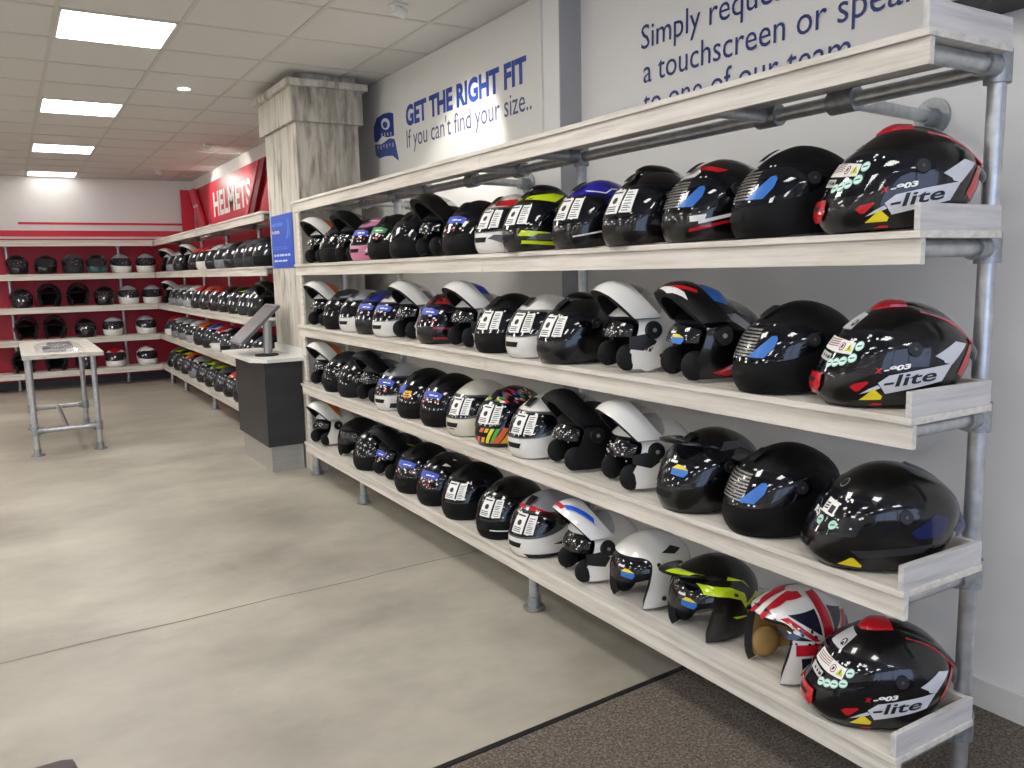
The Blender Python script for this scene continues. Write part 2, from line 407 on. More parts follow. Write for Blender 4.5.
# blue notice on the column
bs = thing('notice_board', 'blue notice with white lettering fixed to the clad column', 'sign')
XB = CX0-.018
MB().box(XB-.006, XB-.0005, 5.965, 6.515, 1.478, 1.872, .001).build('board', mat('#2a55c4', .4), bs)
def bars(rows, name, m, X, h):
    P = []
    for (y, z, words) in rows:
        for wd in words:
            P.append([(6.5-y, z), (6.5-y-wd*-1, z), (6.5-y+wd, z+h), (6.5-y, z+h)]); y -= wd+.018
    return P
def bar_rows(rows, m):
    P = []
    for (u, z, words, h) in rows:
        for wd in words:
            P.append([(u, z), (u+wd, z), (u+wd, z+h), (u, z+h)]); u += wd+.02
    wall_poly(P, 'small_print', m, XB-.0075, 6.515, 0, bs)
bar_rows([(.03, 1.79, (.12, .15), .022)], mat('#4f8be6', .5))
wall_poly([text_fit('in store.', .2, .03, .03)], 'lettering', M_white, XB-.0075, 6.485, 1.735, bs)
bar_rows([(.03, 1.615, (.06, .09, .05, .13), .008), (.03, 1.63, (.14, .08, .1), .006)], mat('#5b8fe8', .5))
bar_rows([(.05, 1.565, (.05, .07, .11, .06, .05), .016), (.05, 1.525, (.1, .08, .12), .013)], mat('#cfdcf6', .5))
wall_poly([[(.40, 1.68), (.43, 1.70), (.455, 1.76), (.44, 1.83), (.425, 1.84), (.44, 1.77), (.42, 1.72), (.40, 1.70)], [(.46, 1.69), (.49, 1.73), (.48, 1.79), (.455, 1.83), (.47, 1.76)]], 'emblem', mat('#57a0ee', .5), XB-.0075, 6.515, 0, bs)

# ------------------------------------------------------------------ HELMETS sign over the far shelving
hs = thing('shop_sign', 'red HELMETS sign with white letters above the far right-hand shelving', 'sign')
XH = XR2-.02
sl = .035
MB().slab([(XH, 12.7, 1.98), (XH, 8.4, 1.98), (XH, 8.4, 2.65), (XH, 12.7, 2.65)], (1, 0, 0), .018).build('board', mat('#c81c36', .4), hs)
me = flat_mesh([text_fit('HELMETS', 1.93, .30, .03)], lambda u, v: (XH-.004, 11.45-u, 2.205+v*(1-.05*u/2)+.006*u), None)
link('lettering', me, M_white, hs)
wall_poly([[(.04, 2.18), (.08, 2.20), (.12, 2.30), (.16, 2.46), (.13, 2.34), (.09, 2.24)], [(.02, 2.06), (.08, 2.07), (.10, 2.14), (.05, 2.12)]], 'emblem', M_white, XH-.004, 11.86, 0, hs)
MB().slab([(2.25, 12.8, 1.98), (XH, 12.8, 1.98), (XH, 12.8, 2.66), (2.25, 12.8, 2.66)], (0, 1, 0), .02).build('return_panel', M_redb, hs)
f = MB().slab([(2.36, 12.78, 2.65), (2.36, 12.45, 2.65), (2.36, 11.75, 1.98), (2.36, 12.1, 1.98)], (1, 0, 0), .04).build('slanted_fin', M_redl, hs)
MB().slab([(2.357, 12.52, 2.42), (2.357, 12.19, 2.42), (2.357, 12.15, 2.38), (2.357, 12.48, 2.38)], (1, 0, 0), .002).build('white_band', M_white, f)
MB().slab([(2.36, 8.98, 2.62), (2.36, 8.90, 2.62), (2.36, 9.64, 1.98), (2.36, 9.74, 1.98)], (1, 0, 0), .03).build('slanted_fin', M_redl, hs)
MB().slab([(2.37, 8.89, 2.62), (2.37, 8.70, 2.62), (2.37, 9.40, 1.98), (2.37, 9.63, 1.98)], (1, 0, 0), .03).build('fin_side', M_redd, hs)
MB().slab([(2.375, 8.55, 2.5), (2.375, 8.4, 2.5), (2.375, 8.4, 1.98), (2.375, 9.2, 1.98)], (1, 0, 0), .02).build('side_board', M_redb, hs)

# ------------------------------------------------------------------ counter with touchscreen
ct = thing('service_counter', 'dark slate counter with white worktop and steel plinth beside the column', 'counter')
foot = [(1.52, 5.93), (1.79, 5.93), (1.79, 6.55), (1.735, 6.55), (1.735, 6.80), (1.52, 6.80)]
inn = [(1.545, 5.955), (1.78, 5.955), (1.78, 6.54), (1.725, 6.54), (1.725, 6.775), (1.545, 6.775)]
MB().prism(foot, .19, .812).build('cabinet', M_slate, ct)
MB().prism(inn, .001, .19).build('plinth', M_brushed, ct)
MB().prism([(1.52, 5.84), (1.795, 5.84), (1.795, 6.56), (1.74, 6.56), (1.74, 6.86), (1.43, 6.86), (1.43, 5.96)], .812, .838).build('worktop', M_worktop, ct)
MB().box(1.777, 1.795, 5.84, 6.56, .838, .90, .002).build('upstand', M_worktop, ct)
ks = thing('touchscreen_kiosk', 'tilted touchscreen on a short steel stand on the white counter', 'touchscreen', (1.60, 6.14, .838))
MB().tube((0, 0, .0005), (0, 0, .012), .085, 32).build('base', M_black, ks, True)
MB().tube((.01, 0, .012), (.03, .05, .25), .032, 20).build('stand', mat('#8d8e90', .35, .6), ks, True)
def tiltbox(u0, u1, v0, v1, t0, t1):
    # v runs up the slope (towards +x), u along y, t out of the screen
    ca, sa = math.cos(math.radians(43)), math.sin(math.radians(43))
    b = bmesh.new(); r = bmesh.ops.create_cube(b, size=1); P = []
    for v in r['verts']:
        u = u0+(v.co.x+.5)*(u1-u0); s = v0+(v.co.y+.5)*(v1-v0); tt = t0+(v.co.z+.5)*(t1-t0)
        v.co = Vector((s*ca-tt*sa-.01, u+.20, s*sa+tt*ca+.225))
    bmesh.ops.recalc_face_normals(b, faces=b.faces)
    m = MB(); m.bm = b; return m
hd = tiltbox(-.18, .18, -.21, .19, 0, .022).build('screen_housing', mat('#55565a', .35), ks)
tiltbox(-.165, .165, -.195, .175, .0222, .0232).build('screen', mat('#777276', .2), hd)

# ------------------------------------------------------------------ high table
tb = thing('high_table', 'tall tube-legged table with a pale wooden top left of the far corner', 'table')
MB().box(.055, .64, 7.56, 9.25, .80, .835, .003).build('tabletop', M_tabletop, tb)
for x in (.10, .565):
    for y in (7.69, 9.09):
        lg = MB().tube((x, y, .006), (x, y, .80), R*1.05).build('leg', M_steel, tb, True)
        f = MB(); f.tube((x, y, .0008), (x, y, .012), .05, 24); f.tube((x, y, .012), (x, y, .06), .028, 18); f.build('foot_flange', M_cast, lg, True)
for y in (7.69, 9.09):
    MB().tube((.10, y, .205), (.565, y, .205), R).build('crossbar', M_steel, tb, True)
    f = MB()
    for x in (.10, .565): clamp(f, (x, y, .205), 'z'); f.tube((x, y, .205), (x+(.06 if x < .3 else -.06), y, .205), .028, 16)
    f.build('clamp', M_cast, tb, True)
MB().tube((.33, 7.69, .205), (.33, 9.09, .205), R).build('stretcher', M_steel, tb, True)
gi = thing('packaged_visor', 'dark visor in clear plastic packaging lying on the tall table', 'packaging', (.33, 8.0, .835))
b = MB(); b.box(-.12, .05, -.25, -.02, .001, .04, .015); b.build('dark_item', mat('#3f3d3f', .2), gi, True)
b = MB(); b.box(-.07, .12, .06, .5, .001, .035, .014); b.build('dark_item', mat('#57555a', .2), gi, True)
V = []; n = 14
for i in range(n):
    for j in range(n):
        u, v = i/(n-1), j/(n-1)
        z = .05*(math.sin(u*PI)**.4)*(math.sin(v*PI)**.4)+.008*random.random()*(0 < i < n-1)*(0 < j < n-1)
        V.append((-.17+.36*u, -.32+.95*v, .002+z))
link('plastic_bag', mesh('bag', V, [(i*n+j, i*n+j+1, (i+1)*n+j+1, (i+1)*n+j) for i in range(n-1) for j in range(n-1)]), mat('#e8e8ea', .15, 0, .5, .3), gi)

# padded stool whose corner enters the bottom edge
st = thing('padded_stool', 'dark brown padded stool, only its corner showing at the bottom edge', 'stool', (-.175, 1.61, 0))
MB().box(-.21, .215, -.25, .25, .37, .45, .03).build('seat', mat('#43393a', .5), st, True)
for sx in (-.16, .16):
    for sy in (-.2, .2): MB().tube((sx, sy, .0065), (sx, sy, .38), .018, 12).build('leg', M_black, st, True)

# ------------------------------------------------------------------ helmets
from bisect import bisect_right
class Curve:
    """monotone cubic through (z, r), interpolating r squared"""
    def __init__(s, z, r):
        s.z = z; s.v = [x*x for x in r]; n = len(z)
        d = [(s.v[i+1]-s.v[i])/(z[i+1]-z[i]) for i in range(n-1)]
        m = [d[0]]+[0 if d[i-1]*d[i] <= 0 else 2*d[i-1]*d[i]/(d[i-1]+d[i]) for i in range(1, n-1)]+[d[-1]]
        s.m = m
    def __call__(s, x):
        z = s.z; x = min(max(x, z[0]), z[-1]); i = min(bisect_right(z, x)-1, len(z)-2)
        h = z[i+1]-z[i]; t = (x-z[i])/h; t2 = t*t; t3 = t2*t
        v = (2*t3-3*t2+1)*s.v[i]+(t3-2*t2+t)*h*s.m[i]+(-2*t3+3*t2)*s.v[i+1]+(t3-t2)*h*s.m[i+1]
        return math.sqrt(max(v, 0))
class Shape:
    def __init__(s, name, zs, xf, xb, w, zc=.134, hl=.044, hu=.046, aV=1.25, rim=.02, opening='port', warp=0, n=2.25, tilt=.016, sh=.018, pa=1.47):
        s.pa = pa
        s.sh = sh
        s.name = name; s.H = zs[-1]; s.xf = Curve(zs, xf); s.xb = Curve(zs, xb); s.w = Curve(zs, w)
        s.zc0, s.hl, s.hu, s.aV, s.rimb, s.opening, s.k, s.n, s.tilt = zc, hl, hu, aV, rim, opening, warp, n, tilt
        s.cache = {}
    def rim(s, a): return s.rimb*(.5-.5*math.cos(a))
    def p0(s, a, z):
        c, q = math.cos(a), math.sin(a); e = 2/s.n
        X = s.xf(z) if c > 0 else s.xb(z)
        return Vector((math.copysign(abs(c)**e*X, c)-s.sh*(z/s.H)**2, math.copysign(abs(q)**e*s.w(z), q), z))
    def P(s, a, z, off=0):
        p = s.p0(a, z)
        if off:
            da, dz = .012, .002
            if z > s.H-.004: z = s.H-.004
            n = (s.p0(a+da, z)-s.p0(a-da, z)).cross(s.p0(a, z+dz)-s.p0(a, z-dz if z > .003 else z))
            if n.length > 1e-12: p = p+n.normalized()*off
            else: p = p+Vector((0, 0, off))
        return p
    def side(s, x, z, off, sgn=1):
        z = min(max(z, .002), s.H-.003)
        x += s.sh*(z/s.H)**2
        X = s.xf(z) if x > 0 else s.xb(z)
        q = min(abs(x)/X, .995); c = q**(s.n/2); a = math.acos(min(1, c))
        if x < 0: a = PI-a
        return s.P(a*sgn, z, off)
    def a_of(s, x, z):
        x += s.sh*(z/s.H)**2
        X = s.xf(z) if x > 0 else s.xb(z); a = math.acos(min(1, min(abs(x)/X, 1)**(s.n/2)))
        return PI-a if x < 0 else a
    def zlu(s, a, aV, hl, hu):
        t = min(abs(a)/aV, 1); sh = max(0, 1-t**3.2)**.42; zc = s.zc0+s.tilt*t*t
        return zc-hl*sh, zc+hu*sh
    def warp(s, a, z):
        if not s.k: return a
        az = s.aV-s.k*max(0, (s.zc0-z)/s.zc0)**1.5; b = abs(a)
        b = b*az/s.aV if b <= s.aV else az+(b-s.aV)*(PI-az)/(PI-s.aV)
        return math.copysign(b, a)
    def cols(s, nf, nb):
        h = [s.aV*math.sin(PI/2*i/nf) for i in range(nf+1)]+[s.aV+(PI-s.aV)*i/nb for i in range(1, nb+1)]
        return [-x for x in h[::-1]][1:-1]+h[1:] if False else ([-x for x in h[:0:-1]][1:]+h)
    def shell(s, off, q):
        k = ('shell', off, q)
        if k in s.cache: return s.cache[k]
        nf, nb, n1, n2, n3 = {2: (14, 13, 9, 8, 13), 1: (8, 8, 5, 5, 8)}[q]
        A = s.cols(nf, nb); nc = len(A); V = []; F = []; MI = []; nr = n1+n2+n3
        rows = []
        for a in A:
            zl, zu = s.zlu(a, s.aV, s.hl, s.hu); r0 = s.rim(a)
            zz = [r0+(zl-r0)*i/n1 for i in range(n1)]+[zl+(zu-zl)*i/n2 for i in range(n2)]+[zu+(s.H-zu)*math.sin(PI/2*i/n3) for i in range(n3)]
            rows.append(zz)
        for a, zz in zip(A, rows):
            for z in zz: V.append(s.P(s.warp(a, z), z, off))
        top = len(V); V.append(Vector((-s.sh, 0, s.H+off)))
        for i in range(nc):
            j = (i+1) % nc
            inside = abs(A[i]) <= s.aV+1e-6 and abs(A[j]) <= s.aV+1e-6 and abs(A[i]-A[j]) < 2
            for t in range(nr):
                a, b = i*nr+t, j*nr+t
                if inside and n1 <= t < n1+n2: continue
                if inside and s.opening == 'open' and t < n1: continue
                if not inside and n1 <= t < n1+n2: continue
                low = 0 if t >= n1 else 1
                if t == nr-1: F.append((a, b, top)); MI.append(0)
                else: 
                    if not inside and t == n1-1: 
                        F.append((a, b, j*nr+n1+n2, i*nr+n1+n2)); MI.append(low)
                    else: F.append((a, b, b+1, a+1)); MI.append(low)
        me = mesh('shell', V, F, True, MI); s.cache[k] = me
        return me
    def patch(s, a0, a1, zfun, off, nu, nv, key, xform=None):
        k = (key, off, nu, nv)
        if k in s.cache: return s.cache[k]
        V = []; F = []
        for i in range(nu+1):
            a = (a0+a1)/2+(a1-a0)/2*math.sin(PI/2*(2*i/nu-1))
            z0, z1 = zfun(a)
            for j in range(nv+1):
                z = z0+(z1-z0)*j/nv; o = off+.0*j
                p = s.P(a, z, o)
                V.append(xform(p) if xform else p)
        for i in range(nu):
            for j in range(nv):
                a = i*(nv+1)+j; F.append((a, a+nv+1, a+nv+2, a+1))
        me = mesh(key, V, F, True); s.cache[k] = me
        return me
    def strip(s, path, o0, o1, key, closed=False, warp=True):
        if key in s.cache: return s.cache[key]
        V = []; F = []; n = len(path)
        for a, z in path:
            aa = s.warp(a, z) if warp else a
            V += [s.P(aa, z, o1), s.P(aa, z, (o0+o1)/2+.003), s.P(aa, z, o0)]
        for i in range(n if closed else n-1):
            j = (i+1) % n
            for t in range(2): F.append((3*i+t, 3*j+t, 3*j+t+1, 3*i+t+1))
        me = mesh(key, V, F, True); s.cache[key] = me
        return me
    def port_path(s):
        n = 24; P = []
        A = [s.aV*math.sin(PI/2*(2*i/n-1)) for i in range(n+1)]
        up = [(a, s.zlu(a, s.aV, s.hl, s.hu)[1]) for a in A]; lo = [(a, s.zlu(a, s.aV, s.hl, s.hu)[0]) for a in A]
        if s.opening == 'port': return up+lo[::-1], True
        z0 = up[0][1]; m = 8
        left = [(-s.aV, s.rim(s.aV)+(z0-s.rim(s.aV))*i/m) for i in range(m)]
        return left+up+[(s.aV, z) for a, z in left[::-1]], False

ZS = [0, .02, .05, .08, .11, .14, .17, .20, .225, .24, .25]
FULL = Shape('full', ZS, [.152, .167, .174, .172, .162, .150, .133, .105, .074, .045, 0], [.108, .120, .136, .148, .156, .158, .150, .126, .090, .056, 0],
             [.110, .117, .122, .125, .127, .127, .120, .100, .070, .043, 0])
SPORT = Shape('sport', [0, .02, .05, .08, .11, .14, .17, .20, .225, .245, .258], [.152, .176, .190, .183, .168, .155, .137, .112, .083, .054, 0],
              [.118, .134, .154, .170, .181, .184, .174, .148, .112, .070, 0], [.108, .116, .124, .128, .130, .130, .124, .106, .080, .050, 0], hl=.042, hu=.050, zc=.134, aV=1.32, sh=.012, pa=1.62)
FLIP = Shape('flip', ZS, [.122, .140, .150, .152, .152, .148, .133, .105, .074, .045, 0], [.108, .120, .136, .148, .156, .158, .150, .126, .090, .056, 0],
             [.110, .117, .122, .125, .127, .127, .120, .100, .070, .043, 0], aV=1.14, opening='open', warp=.48, hu=.05)
JET = Shape('jet', ZS, [.118, .135, .145, .149, .150, .148, .137, .111, .075, .044, 0], [.106, .120, .136, .148, .155, .156, .148, .124, .088, .055, 0],
            [.106, .115, .121, .125, .127, .126, .119, .100, .070, .043, 0], aV=1.05, opening='open', warp=.26, hu=.046, zc=.14)

def sheet(grid, t):
    """a thick plate from a grid of points"""
    nu, nv = len(grid), len(grid[0]); V = []
    for d in (0, 1):
        for r in grid:
            for p in r: V.append(Vector(p)-Vector(t)*d)
    n = nu*nv; F = []
    for i in range(nu-1):
        for j in range(nv-1):
            a = i*nv+j; F.append((a, a+nv, a+nv+1, a+1)); F.append((n+a, n+a+1, n+a+nv+1, n+a+nv))
    B = [j for j in range(nv)]+[i*nv+nv-1 for i in range(1, nu)]+[(nu-1)*nv+j for j in range(nv-2, -1, -1)]+[i*nv for i in range(nu-2, 0, -1)]
    for i in range(len(B)):
        a, b = B[i], B[(i+1) % len(B)]; F.append((a, b, n+b, n+a))
    me = mesh('sheet', V, F, True); me.set_sharp_from_angle(angle=math.radians(50))
    return me
def lerp_pts(P, t):
    n = len(P)-1; x = t*n; i = min(int(x), n-1); f = x-i
    p0, p1, p2, p3 = [Vector(P[max(0, min(n, k))]) for k in (i-1, i, i+1, i+2)]
    return .5*((2*p1)+(p2-p0)*f+(2*p0-5*p1+4*p2-p3)*f*f+(3*p1-p0-3*p2+p3)*f**3)
_mm = {}
def spoiler_mesh(kind):
    if kind in _mm: return _mm[kind]
    prof, wid, drop = {
        'race': ([(.035, 0, .252), (.0, 0, .262), (-.06, 0, .259), (-.115, 0, .236), (-.160, 0, .198), (-.206, 0, .143)], [.022, .045, .058, .066, .070, .062], .034),
        'fin': ([(.06, 0, .246), (.02, 0, .262), (-.05, 0, .258), (-.11, 0, .230), (-.16, 0, .186), (-.185, 0, .150)], [.02, .045, .055, .06, .062, .05], .025),
        'clear': ([(-.06, 0, .258), (-.11, 0, .236), (-.16, 0, .196), (-.187, 0, .150), (-.206, 0, .110), (-.210, 0, .094)], [.04, .06, .075, .08, .078, .07], .05)}[kind]
    G = []
    for i in range(17):
        t = i/16; p = lerp_pts(prof, t); w = lerp_pts([(x, 0, 0) for x in wid], t).x
        tang = (lerp_pts(prof, min(1, t+.02))-lerp_pts(prof, max(0, t-.02))).normalized(); nrm = Vector((tang.z, 0, -tang.x))
        if nrm.z < 0: nrm = -nrm
        G.append([p+Vector((0, w*v, 0))-nrm*drop*(abs(v)**2.2) for v in [j/5-1 for j in range(11)]])
    _mm[kind] = sheet(G, (0, 0, .012) if kind != 'clear' else (-.001, 0, .002)); return _mm[kind]
def peak_mesh(S, reach=.10, rise=.015):
    k = ('peak', S.name, reach)
    if k in _mm: return _mm[k]
    G = []
    for j in range(9):
        t = j/8; row = []
        for i in range(21):
            a = -1.25+2.5*i/20
            p = S.P(a, .198+.012*math.cos(a), .006); f = max(0, math.cos(a))**.7
            row.append(p+Vector((reach*t*f+.004, -.02*t*math.sin(a), rise*math.sin(t*2.2)*f+.004*t)))
        G.append(row)
    _mm[k] = sheet(G, (0, 0, .006)); return _mm[k]
def disc_mesh(S, a, z, r, off, h=.006, n=20):
    p = S.P(a, z, off); nr = (S.P(a, z, .01)-S.P(a, z)).normalized()
    b = MB(); b.tube(p-nr*.004, p+nr*h, r, n, r*.86)
    me = bpy.data.meshes.new('disc'); b.bm.to_mesh(me); b.bm.free(); return me
def cached_disc(S, a, z, r, off, h=.006, n=20):
    k = ('d', S.name, round(a, 3), round(z, 3), r, off, h)
    if k not in _mm: _mm[k] = disc_mesh(S, a, z, r, off, h, n)
    return _mm[k]

def side_decal(S, root, name, polys, m, off=.0012, sides=(1, -1), label=None, maxlen=.013):
    for sg in sides:
        for pl in polys:
            me = flat_mesh([pl], lambda x, z: S.side(x, z, off, sg), maxlen)
            o = link(name, me, m, root)
            if label: o['label'] = label
    return o
def front_decal(S, root, name, polys, m, off, maxlen=.02, xf=None):
    """polys in (arc length towards the wearer's left, height)"""
    me = flat_mesh(polys, (lambda u, z: xf(S.P(u/.145, z, off))) if xf else (lambda u, z: S.P(u/.145, z, off)), maxlen)
    o = link(name, me, m, root)
    if name in ('visor_print_glint', 'print') and len(polys) > 2: o['kind'] = 'stuff'
    return o
def rect(u0, u1, z0, z1, sk=0): return [(u0, z0), (u1, z0), (u1+sk, z1), (u0+sk, z1)]
def circ(u, z, r, n=16): return [(u+r*math.cos(2*PI*i/n), z+r*math.sin(2*PI*i/n)) for i in range(n)]

M_lab = mat('#e9e9e4', .5); M_ink = mat('#26262a', .6); M_stickblue = mat('#2f6fc0', .35); M_labblue = mat('#2a45b5', .4)
M_grey = mat('#8e8f92', .4); M_yel = mat('#e8d21c', .4); M_dgrey = mat('#4a4b4e', .4); M_mint = mat('#a9d8c4', .45); M_fluo = gloss('#c8e010'); M_orange = gloss('#d8641c')
M_silverstrip = mat('#8d8c88', .25, .5); M_redpaint = gloss('#c01220'); M_whitepaint = gloss('#e4e2dc'); M_gun = gloss('#9c9ea4')
M_bluesheen = gloss('#101a4c')

def sticker(S, root, kind, off, rnd, xf=None):
    fd = lambda n, p, m, o, par=root: front_decal(S, par, n, p, m, o, .02, xf)
    if kind == 'white2':
        for u0, u1, z0, z1 in ((-.022, .036, .101, .176), (.046, .090, .103, .174)):
            s = fd('visor_label', [rect(u0, u1, z0, z1)], M_lab, off)
            P = []
            if u0 < 0:
                P.append(circ((u0+u1)/2, .142, .0105, 12)); z = z0+.006
                for k in range(3): P.append(rect(u0+.006, u1-.008-rnd.random()*.01, z, z+.0032)); z += .007
                P.append(rect(u0+.005, u1-.01, z1-.011, z1-.006))
            else:
                z = z0+.006
                while z < z1-.006:
                    P.append(rect(u0+.006, u1-.006-rnd.random()*.012, z, z+.0026)); z += .0062+rnd.random()*.003
            fd('print', P, M_ink, off+.0006, s)
        fd('visor_print_glint', [rect(x, x+.004+rnd.random()*.007, z, z+.003+rnd.random()*.004) for x, z in [(rnd.uniform(-.05, .11), rnd.choice((rnd.uniform(.098, .105), rnd.uniform(.170, .178)))) for _ in range(9)]], M_lab, off)  # random pale flecks painted on as ceiling-light glints and scraps of print
    elif kind == 'pinlock':
        P = [rect(-.10, .060-.001*k, .101+.0086*k, .1058+.0086*k, .0) for k in range(9)]
        fd('visor_film_stripes', P, M_silverstrip, off)
        s = fd('visor_sticker', [[(.040, .100), (.096, .100), (.116, .130), (.118, .151), (.110, .159), (.096, .157), (.068, .127)]], M_stickblue, off+.0006)
        fd('visor_print_glint', [rect(x, x+.006, z, z+.004) for x, z in [(rnd.uniform(-.03, .1), rnd.choice((.0935, .183))) for _ in range(6)]], M_lab, off)  # flecks along the visor edges, painted glints and print
    elif kind in ('bluelabel', 'bluelabel2', 'greenlabel', 'yellowlabel'):
        c = {'bluelabel': M_labblue, 'bluelabel2': M_labblue, 'greenlabel': mat('#2f8a4c', .4), 'yellowlabel': mat('#d8a818', .4)}[kind]
        s = fd('visor_label', [[(-.04, .142), (.075, .138), (.085, .160), (.03, .172), (-.045, .172)]] if kind != 'yellowlabel' else [rect(.0, .05, .112, .145)], c, off)
        fd('print', [rect(.0, .03, .152, .157), rect(.035, .055, .15, .155)] if kind != 'yellowlabel' else [rect(.006, .044, .12, .124), rect(.006, .036, .13, .134)], M_lab if kind != 'yellowlabel' else M_ink, off+.0006, s)
        if kind == 'yellowlabel':
            fd('visor_label', [[(-.05, .13), (-.005, .13), (-.0, .172), (-.045, .175)]], M_labblue, off)
        fd('visor_print_glint', [rect(x, x+.008, z, z+.008) for x, z in [(rnd.uniform(-.05, .07), rnd.uniform(.102, .130)) for _ in range(5)]], mat('#c8404a', .4), off)
        fd('visor_print_glint', [rect(x, x+.009, z, z+.007) for x, z in [(rnd.uniform(-.05, .08), rnd.uniform(.102, .136)) for _ in range(7)]], M_lab, off+.0004)
    elif kind == 'specks':
        fd('visor_print_glint', [rect(x, x+.004+rnd.random()*.008, z, z+.003+rnd.random()*.004) for x, z in [(rnd.uniform(-.06, .11), rnd.uniform(.102, .172)) for _ in range(11)]], mat('#b8bab6', .4), off)  # scattered pale flecks paint ceiling-light glints over the visor
    elif kind == 'twotone':
        s = fd('visor_sticker', [[(.02, .120), (.075, .116), (.085, .128), (.082, .138), (.018, .138)]], M_stickblue, off)
        fd('visor_sticker', [[(.018, .138), (.082, .138), (.055, .149), (.035, .150)]], M_yel, off)
        fd('visor_print_glint', [rect(.0, .03, .152, .159)], M_lab, off)

